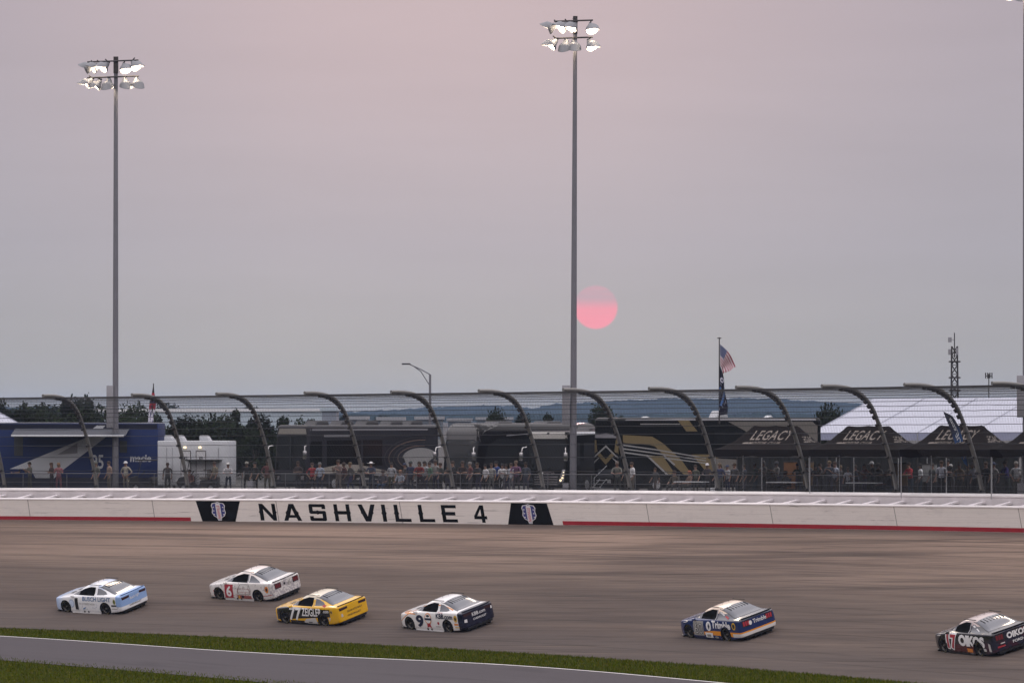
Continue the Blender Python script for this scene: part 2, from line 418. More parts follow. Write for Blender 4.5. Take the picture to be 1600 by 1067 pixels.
MG=[mat('grass_blade_'+n,c,1.0,spec=0,var=.3) for n,c in (('mid',(.062,.080,.006)),('dark',(.046,.060,.005)),('dry',(.10,.095,.016)))]
tag(s_.build('grass',MG,fix=False),'short green grass along the verge beside the track','grass',kind='stuff')
# hills: bumpy wooded ridges far off
def hill(name,D,pts,depth,seed,label=None):
    r=random.Random(seed); s=MB(); x0=pts[0][0]; x1=pts[-1][0]; n=int((x1-x0)/2.2)
    ph=[r.random()*6.28 for _ in range(9)]
    def ridge(px):
        for a,b in zip(pts,pts[1:]):
            if a[0]<=px<=b[0]: y=a[1]+(b[1]-a[1])*(px-a[0])/(b[0]-a[0]); break
        else: y=pts[-1][1]
        y+=sum(math.sin(px*f+ph[i])*a for i,(f,a) in enumerate(((.045,.7),(.11,.5),(.27,.45),(.55,.4),(1.1,.3),(.83,.3))))
        return y
    rr=[[r.gauss(0,.35) for _ in range(8)] for _ in range(n+1)]
    def f(u,v):
        px=x0+(x1-x0)*u; i=int(round(u*n)); j=int(round(v*6)); yy=ridge(px)+rr[i][j]
        top=at(px,yy,D); zt=top.z
        if j<=4:
            t=j/4; d=D-depth*(1-t); z=7+(zt-7)*math.sin(t*math.pi/2)**.8+rr[i][j]*1.2*(1 if 0<j<4 else .4); x=(px-800)/F*D
            return Vector((x+rr[i][7]*2,d,z if j else 5))
        t=(j-4)/2; return Vector(((px-800)/F*D,D+depth*t,zt*(1-t)+5*t))
    s.grid(f,n,6); return s.build(name,M_hill)
M_hill=mat('wooded_slope',(.018,.030,.026),1,spec=0,scale=.02,var=.7)
tag(hill('hills',6200,[(-700,640),(0,636),(330,641),(520,643),(640,640),(665,636),(720,634),(800,634),(830,637),(865,631),(930,629),(960,625),(1050,623),(1160,622),(1230,624),(1280,627),(1345,632),(1500,630),(2200,628)],450,3),kind='structure')
tag(hill('hills',3600,[(-900,646),(330,646),(470,648),(560,646),(640,648),(800,647),(1000,648),(1250,646),(1500,648),(2200,646)],200,8),kind='structure')
# haze
hm=bpy.data.materials.new('haze_air'); hm.use_nodes=True; t=hm.node_tree
for n in list(t.nodes): t.nodes.remove(n)
pv=t.nodes.new('ShaderNodeVolumePrincipled'); pv.inputs['Color'].default_value=(.47,.65,1.0,1); pv.inputs['Density'].default_value=.000062; pv.inputs['Anisotropy'].default_value=0
oo=t.nodes.new('ShaderNodeOutputMaterial'); t.links.new(pv.outputs[0],oo.inputs['Volume'])
s_=MB(); s_.box((0,3300,18.9),(18000,8200,40)); hz=s_.build('haze',hm); tag(hz,kind='stuff')

# ------------------------------------------------------------------ outer wall
M_white=mat('barrier_white',(.72,.69,.66),.6,scale=1.2,var=.06,build=None)
def barrier_build(t,tcn):
    g=G(t,tcn,'UV'); a=g.noise(1,5,.6,(.25,6,1)); b=g.noise(1,5,.6,(.6,1.2,1))
    c=g.mix(a,(.80,.755,.715),(.87,.83,.79)); c=g.mix(g.m('MULTIPLY',g.sm(b,.5,.72),.35),c,(.58,.55,.53))
    c=g.mix(g.m('MULTIPLY',g.lt(g.m('FRACT',g.m('DIVIDE',g.y,.245)),.05),.22),c,(.35,.33,.32))   # tube joints
    c=g.mix(g.m('MULTIPLY',g.lt(g.m('FRACT',g.m('DIVIDE',g.m('ADD',g.x,1.3),9.15)),.006),.7),c,(.12,.11,.11))
    sc=g.noise(1,4,.7,(.12,22,1)); c=g.mix(g.m('MULTIPLY',g.sm(sc,.58,.72),.42),c,(.26,.24,.23))
    bl=g.noise(1,5,.7,(.35,7,1)); c=g.mix(g.m('MULTIPLY',g.sm(bl,.58,.68),.55),c,(.12,.11,.11)); return c
M_barr=mat('painted_barrier',(.7,.7,.7),.5,var=.05,build=barrier_build)
M_cap=mat('barrier_cap_paint',(.84,.81,.81),.5,var=.06,scale=1)
M_conc=mat('painted_concrete',(.74,.70,.72),.75,var=.14,scale=1.6,bump=.2)
M_red=mat('red_stripe_paint',(.36,.022,.035),.55,var=.2,scale=1.5)
M_blk=mat('black_vinyl',(.007,.007,.007),.8,spec=.1,var=.2)
HB=1.30
wallT=thing('outer_wall','long white track wall with a red stripe, black panels and big black letters','wall',pt(R(48),0,zwall(R(48))))
def wallspan(name,pr,mats,ph0,ph1,n,parent=wallT,uvv=None,smooth=None):
    """sweep a closed (a,b) section along the wall curve, ends capped"""
    s=MB(); k=len(pr); org=Vector(parent.location) if parent else Vector((0,0,0)); vs=[]; uv=[]
    for i in range(n+1):
        ph=ph0+(ph1-ph0)*i/n
        for (a,b) in pr: vs.append(WF(ph,a,b)-org); uv.append(((R(100)-ph)*RW,b))
    fs=[(i*k+j,i*k+(j+1)%k,(i+1)*k+(j+1)%k,(i+1)*k+j) for i in range(n) for j in range(k)]
    fs+=[tuple(range(k)),tuple(n*k+j for j in range(k))[::-1]]
    s.add(vs,fs); return s.build(name,mats,parent,uv=uv,smooth=smooth)
PA,PB=R(8),R(92); NB=150
wallspan('barrier_face',[(0,.0),(0,HB-.05),(-.2,HB-.05),(-.2,-.1),(0,-.1)],M_barr,PA,PB,NB)
wallspan('barrier_cap',[(.03,HB-.048),(.03,HB+.01),(-.24,HB+.01),(-.24,HB-.048)],M_cap,PA,PB,NB)
wallspan('concrete_wall',[(-.62,-.3),(-.62,1.60),(-.66,1.64),(-.66,-.3)],M_conc,PA,PB,NB)
wallspan('concrete_wall',[(-.661,-1.0),(-.661,1.64),(-1.0,1.64),(-1.0,-1.0)],M_conc,PA,PB,NB)
wallspan('wall_cap',[(-.58,1.642),(-.58,1.71),(-1.04,1.71),(-1.04,1.642)],M_cap,PA,PB,NB)
# braces between the steel face and the concrete
org=Vector(wallT.location)
s_=MB(); pr=[(-.24,1.19),(-.615,1.50),(-.615,1.30),(-.24,1.09)]
def brace_mesh():
    s=MB(); ph=R(48); vs=[]
    for (d0,col) in ((0,0),):
        pass
    o0=WF(ph,0,0); tv=Vector((-math.sin(ph),math.cos(ph),0))
    q=[(-.22,1.315,-.75),(-.60,1.42,-.05),(-.60,1.30,-.05),(-.22,1.28,-.75),(-.22,1.315,-.36),(-.60,1.42,.22),(-.60,1.30,.22),(-.22,1.28,-.36)]
    for a,b,l in q: vs.append(WF(ph,a,b)-o0-tv*l*1.0)
    s.add(vs,[(0,1,2,3),(4,7,6,5),(0,4,5,1),(1,5,6,2),(2,6,7,3),(3,7,4,0)]); return s.mesh('brace',M_brace,30)
M_brace=mat('brace_paint',(.74,.70,.72),.6,var=.1)
bm_=brace_mesh()
sp=1.95/RW; i=0; ph=R(33)
while ph<R(64.5):
    o=obj('brace',bm_,wallT); p=WF(ph,0,0)-org; o.location=p; o.rotation_euler=(0,0,ph-R(48)); ph+=sp
# red stripes
def stripe(px0,px1):
    wallspan('red_stripe',[(.006,.012),(.006,.235),(.001,.235),(.001,.012)],M_red,phi_at(px1),phi_at(px0),60)
stripe(-320,299); stripe(880,2050)
def wall_art(name,geo,px,wm,hm,b0,mt,off,parent=wallT,align='c',maxe=.4,o0=None):
    """artwork in unit coordinates laid on the barrier face: wm x hm metres, centred at column px"""
    vs,fs=geo; ph0=phi_at(px)
    bm=bmesh.new(); bv=[bm.verts.new((p[0],p[1],0)) for p in vs]
    for f in fs: bm.faces.new([bv[i] for i in f])
    for _ in range(4):
        es=[e for e in bm.edges if abs(e.verts[0].co.x-e.verts[1].co.x)*wm>maxe]
        if not es: break
        bmesh.ops.subdivide_edges(bm,edges=es,cuts=1); bmesh.ops.triangulate(bm,faces=bm.faces[:])
    oo=org if o0 is None else o0
    for v in bm.verts:
        x=(v.co.x-.5)*wm; v.co=WF(ph0-x/RW,off,b0+v.co.y*hm)-oo
    n=Vector((-math.cos(ph0),-math.sin(ph0),0)); bm.normal_update()
    for f in bm.faces:
        if f.normal.dot(n)<0: f.normal_flip()
    me=bpy.data.meshes.new(name); bm.to_mesh(me); bm.free(); me.materials.append(mt); return obj(name,me,parent)
sw=lambda px:(pt(phi_at(px),0)-pt(phi_at(px+1),0)).length      # metres of wall per photo pixel
LT={'N':[(0,0),(0,.42),(-.04,.5),(0,.58),(0,1),(.2,1),(.67,.33),(.67,1),(.86,1),(.86,.58),(.9,.5),(.86,.42),(.86,0),(.68,0),(.2,.68),(.2,0)],
'A':[(0,0),(.13,.38),(.12,.5),(.2,.6),(.32,1),(.56,1),(.67,.6),(.76,.5),(.75,.38),(.88,0),(.68,0),(.62,.18),(.26,.18),(.2,0)],
'S':[(.05,0),(.82,0),(.88,.07),(.88,.54),(.82,.6),(.52,.6),(.44,.63),(.36,.6),(.2,.6),(.2,.82),(.68,.82),(.68,.71),(.88,.71),(.88,.93),(.82,1),(.06,1),(0,.93),(0,.48),(.06,.42),(.36,.42),(.44,.38),(.52,.42),(.68,.42),(.68,.18),(.2,.18),(.2,.29),(0,.29),(0,.07)],
'H':[(0,0),(0,.42),(-.04,.5),(0,.58),(0,1),(.2,1),(.2,.6),(.66,.6),(.66,1),(.86,1),(.86,.58),(.9,.5),(.86,.42),(.86,0),(.66,0),(.66,.4),(.2,.4),(.2,0)],
'V':[(.31,0),(.17,.42),(.11,.5),(.13,.56),(0,1),(.22,1),(.44,.3),(.65,1),(.87,1),(.74,.56),(.76,.5),(.70,.42),(.57,0)],
'I':[(0,0),(0,.42),(-.04,.5),(0,.58),(0,1),(.2,1),(.2,.58),(.24,.5),(.2,.42),(.2,0)],
'L':[(0,0),(0,.42),(-.04,.5),(0,.58),(0,1),(.2,1),(.2,.58),(.24,.5),(.2,.42),(.2,.18),(.82,.18),(.82,0)],
'E':[(0,0),(0,.42),(-.04,.5),(0,.58),(0,1),(.8,1),(.8,.82),(.2,.82),(.2,.6),(.72,.6),(.72,.4),(.2,.4),(.2,.18),(.8,.18),(.8,0)],
'4':[(.45,0),(.45,.2),(0,.2),(0,.38),(.42,1),(.66,1),(.66,.38),(.8,.38),(.8,.2),(.66,.2),(.66,0)]}
HO={'A':[(.33,.34),(.55,.34),(.44,.74)],'4':[(.2,.38),(.45,.38),(.45,.78)]}
for ch,a,b in (('N',407,435),('A',445,473),('S',486,512),('H',524,551),('V',563,590),('I',598.5,607),('L',618,644),('L',656,681),('E',692,716.5),('4',743,763)):
    q=LT[ch]; w=max(p[0] for p in q)-min(0,min(p[0] for p in q)); m0=min(p[0] for p in q)
    geo=poly_geo([((p[0]-m0)/(max(z[0] for z in q)-m0),p[1]) for p in q],[[((p[0]-m0)/(max(z[0] for z in q)-m0),p[1]) for p in HO[ch]]] if ch in HO else None)
    px=(a+b)/2; wall_art('letter',geo,px,(b-a)*sw(px),1.0,.085,M_blk,.006)
M_bluev=mat('emblem_blue',(.03,.04,.20),.5); M_whitev=mat('emblem_white',(.7,.7,.72),.5); M_redv=mat('emblem_red',(.5,.03,.05),.5)
def panel(poly,px,wp):
    p=wall_art('black_panel',poly_geo(poly),px,wp*sw(px),HB-.075,.004,M_blk,.006)
    head=[(.38,0),(.62,0),(.66,.14),(.88,.24),(1,.42),(.94,.62),(1,.8),(.9,.93),(.66,.96),(.5,1),(.34,.96),(.1,.93),(0,.8),(.06,.62),(0,.42),(.12,.24),(.34,.14)]
    w=22*sw(px); e=wall_art('emblem',poly_geo(head),px+.5,w,1.12,.06,M_whitev,.011,parent=p)
    wall_art('emblem_field',poly_geo([(.5+(x-.5)*.88,.5+(y-.5)*.92) for x,y in head]),px+.5,w,1.12,.06,M_bluev,.015,parent=p)
    wall_art('emblem_field',poly_geo([(0,.1),(.1,0),(.9,0),(1,.1),(1,.9),(.9,1),(.1,1),(0,.9)]),px+.5,w*.34,.97,.13,M_whitev,.019,parent=p)
    vs,fs,_,_=text_geo('NASHVILLE',.015); wall_art('emblem_lettering',([(1-y,x) for x,y in vs],fs),px+.5,w*.2,.78,.19,M_redv,.023,parent=p)
    st=[(.5+.5*math.sin(k*math.pi/5)*(1 if k%2==0 else .42),.5+.5*math.cos(k*math.pi/5)*(1 if k%2==0 else .42)) for k in range(10)]
    for sx in (-1,1):
        for yy in (.36,.58,.80): wall_art('star',poly_geo(st),px+.5+sx*7.4,3.6*sw(px),.11,.02+yy*.98,M_whitev,.019,parent=p)
panel([(.04,1),(1,1),(.84,0),(.12,0)],344,72)
panel([(.14,1),(.93,1),(1,0),(0,0)],829.5,71)

# ------------------------------------------------------------------ catch fence
def dulls(name,c,r,m): return mat(name,c,r,m,var=.2,scale=4)
M_galv=dulls('galvanised_steel',(.17,.17,.165),.6,.5); M_cable=dulls('steel_cable',(.045,.045,.05),.6,.5); M_clip=dulls('cable_clip',(.03,.03,.032),.6,.3)
M_wire=dulls('chain_wire',(.050,.050,.052),.85,0)
PROF=[(0,0),(.45,1.57),(.98,2.93),(1.42,3.82),(1.86,4.56),(2.48,5.14),(3.28,5.48),(4.25,5.62),(5.35,5.63)]
def prof(t):
    x=t*(len(PROF)-1); i=min(int(x),len(PROF)-2); f=x-i
    a=PROF[max(i-1,0)];b=PROF[i];c=PROF[i+1];d=PROF[min(i+2,len(PROF)-1)]
    h=lambda k:.5*((2*b[k])+(c[k]-a[k])*f+(2*a[k]-5*b[k]+4*c[k]-d[k])*f*f+(3*b[k]-a[k]-3*c[k]+d[k])*f**3)
    return h(0),h(1)
FW=-.85
def FP(ph,t,off=0.0):
    o,h=prof(t); o2,h2=prof(min(1,t+.01)); o1,h1=prof(max(0,t-.01)); tx,tz=o2-o1,h2-h1; L=math.hypot(tx,tz)
    o+=off*tz/L; h-=off*tx/L
    return pt(ph,FW+o,zwall(ph)+1.72+h)
fenceT=thing('catch_fence','tall steel catch fence with curved posts leaning over the track, cables and mesh','fence',pt(R(48),FW,zwall(R(48))+1.72))
fo=Vector(fenceT.location)
# post tip columns measured on the photo -> one angle for each post
tips=[-74,67,206,338,476,611,748,880,1014,1150,1284,1413,1550,1690]
def phi_tip(px):
    lo_,hi_=R(5),R(95)
    for _ in range(40):
        m=(lo_+hi_)/2; p=FP(m,1)
        if proj(p)[0]>px: lo_=m
        else: hi_=m
    return (lo_+hi_)/2
posts=[phi_tip(x) for x in tips]
pm=MB(); ph0=R(48); o0=FP(ph0,0)
pm.tube([FP(ph0,t/26)-o0 for t in range(27)],[.115-.02*(t/26) for t in range(27)],10)
pmesh=pm.mesh('post',M_galv,50)
ct=[.035,.1,.165,.23,.295,.36,.42,.475,.525,.575,.62,.665,.71,.755,.80,.845]
cl_=[]
for t in ct:
    p=FP(ph0,t,.13)-o0; p2=FP(ph0,t+.006,.13)-o0; d=(p2-p).normalized(); M=d.to_track_quat('Z','Y').to_matrix().to_4x4()
    c_=MB(); c_.box((0,0,0),(.14,.17,.20 if t>.4 else .11),M=M); cl_.append((c_.mesh('cable_clip',M_clip),p))
bp_=MB(); bp_.box((0,0,.03),(.4,.4,.06),ph0)
for (a,b) in ((-1,-1),(-1,1),(1,-1),(1,1)): bp_.tube([Matrix.Rotation(ph0,3,'Z')@Vector((a*.15,b*.15,.06)),Matrix.Rotation(ph0,3,'Z')@Vector((a*.15,b*.15,.1))],.025,6)
bmesh_=bp_.mesh('base_plate',M_galv)
for ph in posts:
    o=obj('post',pmesh,fenceT,FP(ph,0)-fo,(0,0,ph-ph0)); obj('base_plate',bmesh_,o)
    for m_,p_ in cl_: obj('cable_clip',m_,o,p_)
for k,t in enumerate(ct+[.93]):
    off=.13 if k%2 else .12
    s_=MB(); r_=random.Random(k)
    pts=[]
    for i in range(141):
        ph=R(20)+R(52)*i/140; p=FP(ph,t,off)-fo; p.z+=r_.gauss(0,.008); pts.append(p)
    s_.tube(pts,.024 if t>.9 else .016,5); s_.build('cable',M_cable,fenceT)
# mesh: two families of diagonal wires following the curved sheet
s_=MB(); NT=20
Ls=[0]
for i in range(NT): a=prof(i/NT);b=prof((i+1)/NT); Ls.append(Ls[-1]+math.hypot(b[0]-a[0],b[1]-a[1]))
pa_,pb_=R(24),R(68); pitch=.115; nw=int((pb_-pa_)*RW/pitch)
for fam in (-1,1):
    for i in range(nw):
        base=pa_+(pb_-pa_)*i/nw; vs=[]
        for j in range(NT+1):
            ph=base+fam*Ls[j]*.62/RW; vs.append(FP(ph,j/NT*.97,.09)-fo)
        s_.tube(vs,.0050,3,cap=False)
s_.build('wire_mesh',M_wire,fenceT,fix=False)

# ------------------------------------------------------------------ spectator rail
railT=thing('spectator_rail','low steel spectator rail with mesh infill behind the track wall','fence',pt(R(48),-3.2,gz(*pt(R(48),-3.2).xy)))
ro=Vector(railT.location); M_rail=dulls('rail_steel',(.14,.14,.15),.5,.6)
def RP(ph,h,w=-3.2): p=pt(ph,w); p.z=gz(p.x,p.y)+h; return p
for h,r in ((1.12,.026),(.10,.02),(.6,.012)):
    s_=MB(); s_.tube([RP(R(24)+R(44)*i/90,h)-ro for i in range(91)],r,6); s_.build('rail',M_rail,railT)
pm=MB(); pm.tube([(0,0,0),(0,0,1.13)],.028,6); rp=pm.mesh('post',M_rail)
for i in range(24):
    px=-32+68.3*i; ph=phi_at(px,-3.2); obj('post',rp,railT,RP(ph,0)-ro)
s_=MB(); nw=int(R(44)*RW/.10)
for fam in (-1,1):
    for i in range(nw):
        b=R(24)+R(44)*i/nw; s_.tube([RP(b,.1)-ro,RP(b+fam*.6/RW,1.1)-ro],.0055,3,cap=False)
s_.build('wire_mesh',M_wire,railT,fix=False)
def DW(px,w): return pt(phi_at(px,w),w).y
# ------------------------------------------------------------------ floodlight poles
M_pole=mat('pole_steel',(.16,.16,.18),.6,.3,var=.12,scale=2); M_poledk=dulls('crossarm_steel',(.05,.045,.045),.6,.4)
M_hous=mat('lamp_housing',(.20,.205,.22),.5,.2,var=.1); M_lens=mat('lamp_lens',(1,1,1),.3,emit=(1.0,.80,.60),es=26.0)
M_lensd=mat('lamp_lens_side',(1,1,1),.3,emit=(1.0,.86,.68),es=9.0)
M_box=mat('cabinet_grey',(.24,.24,.26),.6,.2,var=.1); M_plate=mat('number_plate',(.6,.6,.6),.6)
def head_meshes():
    m=MB(); m.lathe([(.001,-.40),(.10,-.40),(.16,-.30),(.20,-.18),(.33,-.04),(.36,.04),(.36,.10),(.34,.10),(.32,.0),(.18,-.14),(.001,-.16)],20)
    h=m.mesh('housing',M_hous,35)
    v=MB(); n=14; vs=[]
    for i in range(n+1):
        a=math.pi*(.02+.96*i/n); d=.34*math.sin(a)**.8
        for r,z in ((.365,.05),(.375,.12+d)): vs.append(Vector((r*math.cos(a),r*math.sin(a),z)))
        for r,z in ((.350,.12+d),(.345,.05)): vs.append(Vector((r*math.cos(a),r*math.sin(a),z)))
    v.add(vs,[(i*4+k,i*4+(k+1)%4,(i+1)*4+(k+1)%4,(i+1)*4+k) for i in range(n) for k in range(4)]+[(0,1,2,3),(n*4+3,n*4+2,n*4+1,n*4)])
    vm=v.mesh('visor',M_hous,50)
    l=MB(); l.lathe([(.001,.075),(.18,.07),(.30,.05),(.34,.02),(.34,.0),(.001,.0)],20); lm=l.mesh('lens',M_lens,60)
    b=MB(); b.box((0,-.0,-.44),(.09,.09,.12)); b.tube([(0,0,-.46),(0,.30,-.36)],.035,8); bm=b.mesh('bracket',M_poledk)
    return h,vm,lm,bm
HM=head_meshes()
def flood_pole(px,D,ytop,label,up,low,boxes,armspan,r0,r1,lean=0):
    g0=gp(px,D); g0.z-=.1; top=at(px,ytop,D).z; H=top-g0.z
    T=thing('floodlight_pole',label,'light pole',g0,(0,R(lean),0),'floodlight poles behind the wall')
    m=MB(); m.tube([(0,0,H*k/10) for k in range(11)],[r0+(r1-r0)*k/10 for k in range(11)],16); m.build('pole',M_pole,T,60)
    m=MB(); m.lathe([(.001,0),(r0*1.6,0),(r0*1.6,.12),(r0*1.1,.16)],16); m.build('pole_base',M_pole,T,40)
    m=MB(); m.box((0,0,H-.35),(r1*2.4,r1*2.4,1.0)); m.build('pole_head',M_poledk,T)
    yaw=R(8)
    for lev,(zz,heads) in enumerate(((H-.12,up),(H-1.08,low))):
        m=MB(); d=Vector((math.cos(yaw),-math.sin(yaw),.025))
        m.tube([d*armspan[0]+Vector((0,-.2,zz)),d*armspan[1]+Vector((0,-.2,zz))],.05,6); a=m.build('crossarm',M_poledk,T)
        for (x,az,el,dy) in heads:
            p=d*x+Vector((0,-.2-dy,zz-.34-(.14 if el<-40 else 0)))
            f=Vector((math.sin(R(az))*math.cos(R(el)),-math.cos(R(az))*math.cos(R(el)),math.sin(R(el))))
            zc=f; xc=Vector((0,0,1)).cross(zc).normalized()*-1; xc=-xc; yc=zc.cross(xc)
            M=Matrix((xc,yc,zc)).transposed()
            h=obj('floodlight',HM[0],T,p); h.scale=(1.05,1.05,1.05); h.rotation_euler=M.to_euler()
            obj('visor',HM[1],h); obj('lens',HM[2],h); obj('bracket',HM[3],h)
    for (dx,z0,w,h) in boxes:
        b=obj('control_box',rbox_mesh('control_box',(w,.32,h),.02,M_box,2),T,(dx,-.05,z0+h/2))
        m=MB(); m.box((0,-.168,h*.3),(w*.6,.012,.09)); m.box((0,-.168,-h*.38),(w*.6,.012,.09)); m.build('label_plate',M_plate,b) if False else None
    sl=bpy.data.lights.new('floodlight_beam','SPOT'); sl.energy=FLOOD; sl.spot_size=R(105); sl.spot_blend=.6; sl.color=(1,.80,.62); sl.specular_factor=.15; sl.shadow_soft_size=4.0
    o=bpy.data.objects.new('floodlight_beam',sl); COL.objects.link(o); o.parent=T; o.location=(-.3,-1.6,H-1.6)
    o.rotation_euler=(Vector((.18,.82,.60))).to_track_quat('Z','Y').to_euler()
    return T
FLOOD=6000
U1=[(-1.75,-100,-20,.1),(-1.35,-70,-25,.0),(-.75,-55,-35,.1),(.62,25,-42,.1),(1.25,45,-38,.1)]
L1=[(-1.75,-75,-38,.1),(-1.2,-80,-50,.0),(-.45,-25,-72,.1),(.62,20,-70,.1),(1.35,28,-70,.1)]
flood_pole(180.5,292,93,'leftmost tall grey floodlight pole with ten lamps on two crossarms',U1,L1,[(-.32,3.95,.42,2.55)],(-1.75,1.4),.195,.115)
U2=[(-1.45,-95,-20,.1),(-.75,-60,-28,.1),(-.2,-50,-40,.0),(.95,18,-42,.1)]
L2=[(-1.35,-70,-40,.1),(-.55,-25,-74,.1),(-.05,8,-68,.0),(.95,40,-45,.1)]
flood_pole(895.3,272.5,30,'tall grey floodlight pole just left of the sun, with eight lamps',U2,L2,[(-.42,4.0,.44,2.2),(-.42,.15,.34,.55)],(-1.2,1.0),.20,.105,lean=0.28)
flood_pole(1603.6,243,-56,'floodlight pole cut by the right edge of the frame',[(-1.2,-90,-20,.1),(-.5,-60,-30,.1),(.6,20,-40,.1),(1.2,40,-40,.1)],[(-.95,-40,-60,.1),(-.4,15,-76,0),(.6,20,-70,.1),(1.2,30,-60,.1)],[(-.24,4.2,.46,2.1),(-.24,.2,.42,.7)],(-1.2,1.2),.2,.12)

# ------------------------------------------------------------------ trees
def leafmat(n,c): return mat(n,c,.9,spec=.15,var=.55,scale=.5)
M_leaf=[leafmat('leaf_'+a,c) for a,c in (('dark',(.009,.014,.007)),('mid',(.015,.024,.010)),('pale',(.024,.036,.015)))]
M_bark=dulls('bark',(.05,.04,.03),.9,0)
def tree_mesh(seed,h,w,nleaf=6500,ls=.55):
    r=random.Random(seed); tr=MB(); cr=MB()
    th=h*.42; tr.tube([(0,0,0),(r.gauss(0,.05),0,th*.5),(r.gauss(0,.2),r.gauss(0,.2),th),(0,0,h*.8)],[.028*h,.02*h,.015*h,.005*h],8)
    blobs=[]
    for i in range(20):
        a=r.random()*6.283; t=r.random(); z=h*(.14+.78*t); rr=w*.5*math.sin(math.pi*(.18+.74*t))**.7*r.uniform(.45,.95)
        c=Vector((math.cos(a)*rr,math.sin(a)*rr,z)); b=w*r.uniform(.15,.25); blobs.append((c,b))
        tr.tube([(0,0,th*r.uniform(.6,1)),c*.55+Vector((0,0,z*.1)),c],[.010*h,.006*h,.002*h],5)
    for i in range(nleaf):
        c,b=blobs[int(r.random()*len(blobs))]
        d=Vector((r.gauss(0,1),r.gauss(0,1),r.gauss(0,.75))); d=d.normalized()*b*(r.random()**.45)*(1.35 if r.random()<.08 else 1)
        p=c+d; u=Vector((r.gauss(0,1),r.gauss(0,1),r.gauss(0,1))).normalized(); v=u.orthogonal().normalized(); s=ls*r.uniform(.5,1.25)
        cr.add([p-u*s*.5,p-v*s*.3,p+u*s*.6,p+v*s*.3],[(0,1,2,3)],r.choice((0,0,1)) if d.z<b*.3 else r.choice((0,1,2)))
    return tr.mesh('trunk',M_bark,60),cr.mesh('crown',M_leaf,fix=False)
TM=[tree_mesh(11,8,7),tree_mesh(23,8,9),tree_mesh(37,8,6),tree_mesh(51,8,8,3400)]
def tree(px,ytop,D,k,wpx,label,group='trees behind the motorhomes',i=0):
    g=gp(px,D); h=at(px,ytop,D).z-g.z; T=thing('tree',label,'tree',g,(0,0,i*1.7),group); s=h/8; ww=wpx/F*D/(7,9,6,8)[k]
    T.scale=(ww,ww,s); obj('trunk',TM[k][0],T); obj('crown',TM[k][1],T); return T
tl=[(185,652,350,3,90,'low dark tree behind the blue trailer beside the leftmost pole'),(225,656,345,1,84,'low dark tree behind the far end of the blue trailer'),(272,668,342,0,70,'dark tree filling the gap behind the left of the white trailer'),(310,668,340,3,80,'dark low tree right behind the white trailer doors'),(360,665,350,1,84,'dark broad tree between the white trailer and the motorhomes'),(400,674,335,3,60,'dark tree low behind the two people in black'),
(30,652,350,1,90,'low dark tree behind the left half of the blue trailer'),(100,655,345,3,90,'low dark tree behind the middle of the blue trailer'),
(-4,618,330,2,46,'tall dark tree at the left edge of the frame'),(48,640,420,1,90,'rounded tree above the left half of the blue trailer'),
(92,629,480,0,70,'hazy tree top with a pointed crown right of the white tent peak'),(128,627,500,1,74,'hazy taller tree left of the leftmost floodlight pole'),
(70,645,370,3,80,'dark bushy tree just behind the blue trailer roof'),(126,650,360,1,70,'low dark tree behind the blue trailer, by the first curved post'),
(162,640,430,0,60,'tree partly behind the leftmost floodlight pole'),(205,637,380,3,70,'dark full tree right of the leftmost floodlight pole'),
(252,650,375,0,72,'dark tree behind the right end of the blue trailer'),(292,656,360,1,76,'low tree behind the left of the white trailer'),
(330,655,365,3,70,'low dark tree above the white trailer doors'),(352,645,385,2,44,'tree with an open branching top above the white trailer'),(372,643,390,0,40,'tallest tree of the clump between white trailer and grey motorhome'),
(405,656,370,1,76,'broad dark tree left of the grey motorhome'),(440,654,380,0,60,'tree rising behind the front of the grey motorhome'),(478,652,385,2,46,'small tree behind the roof of the grey motorhome'),
(385,672,345,3,80,'dark low tree filling the gap beside the white trailer'),(430,680,345,1,80,'dark low tree beside the windshield of the grey motorhome'),(340,685,345,1,60,'low tree close behind the white trailer roof'),
(775,645,400,3,44,'small tree showing over the second motorhome'),(817,652,420,1,40,'low bush top right of the tree over the second motorhome'),(850,650,430,0,46,'low tree top left of the centre light pole'),
(940,638,400,1,66,'tree top over the front of the black and gold motorhome'),(1297,640,360,3,62,'green tree between black coach and white tent'),(1275,650,370,0,40,'smaller tree left of the green tree by the white tent')]
for i,(px,yt,D,k,wp,lb) in enumerate(tl): tree(px,yt,D,k,wp,lb,i=i)
# hazy skyline trees farther off
far=[(20,640,110),(70,636,120),(110,633,100),(150,640,90),(225,636,70),(262,634,60),(300,638,44),(395,640,50),(450,644,60),(600,651,40),(545,650,40)]
fl_=['hazy tree far left on the skyline','hazy tree cluster above the blue trailer on the skyline','hazy skyline tree left of the leftmost light pole','hazy skyline tree just behind the leftmost light pole','hazy skyline tree left of the tall flag','hazy skyline tree over the left end of the long pale building','small hazy tree over the long pale building','hazy tree just over the middle of the long pale building','hazy tree beyond the right end of the long pale building','small far tree left of the double arm street light','small far tree right of the pale block']
for i,((px,yt,wp),lb) in enumerate(zip(far,fl_)): tree(px,yt,900+40*i,(i*3)%4,wp,lb,'hazy trees on the skyline',i)

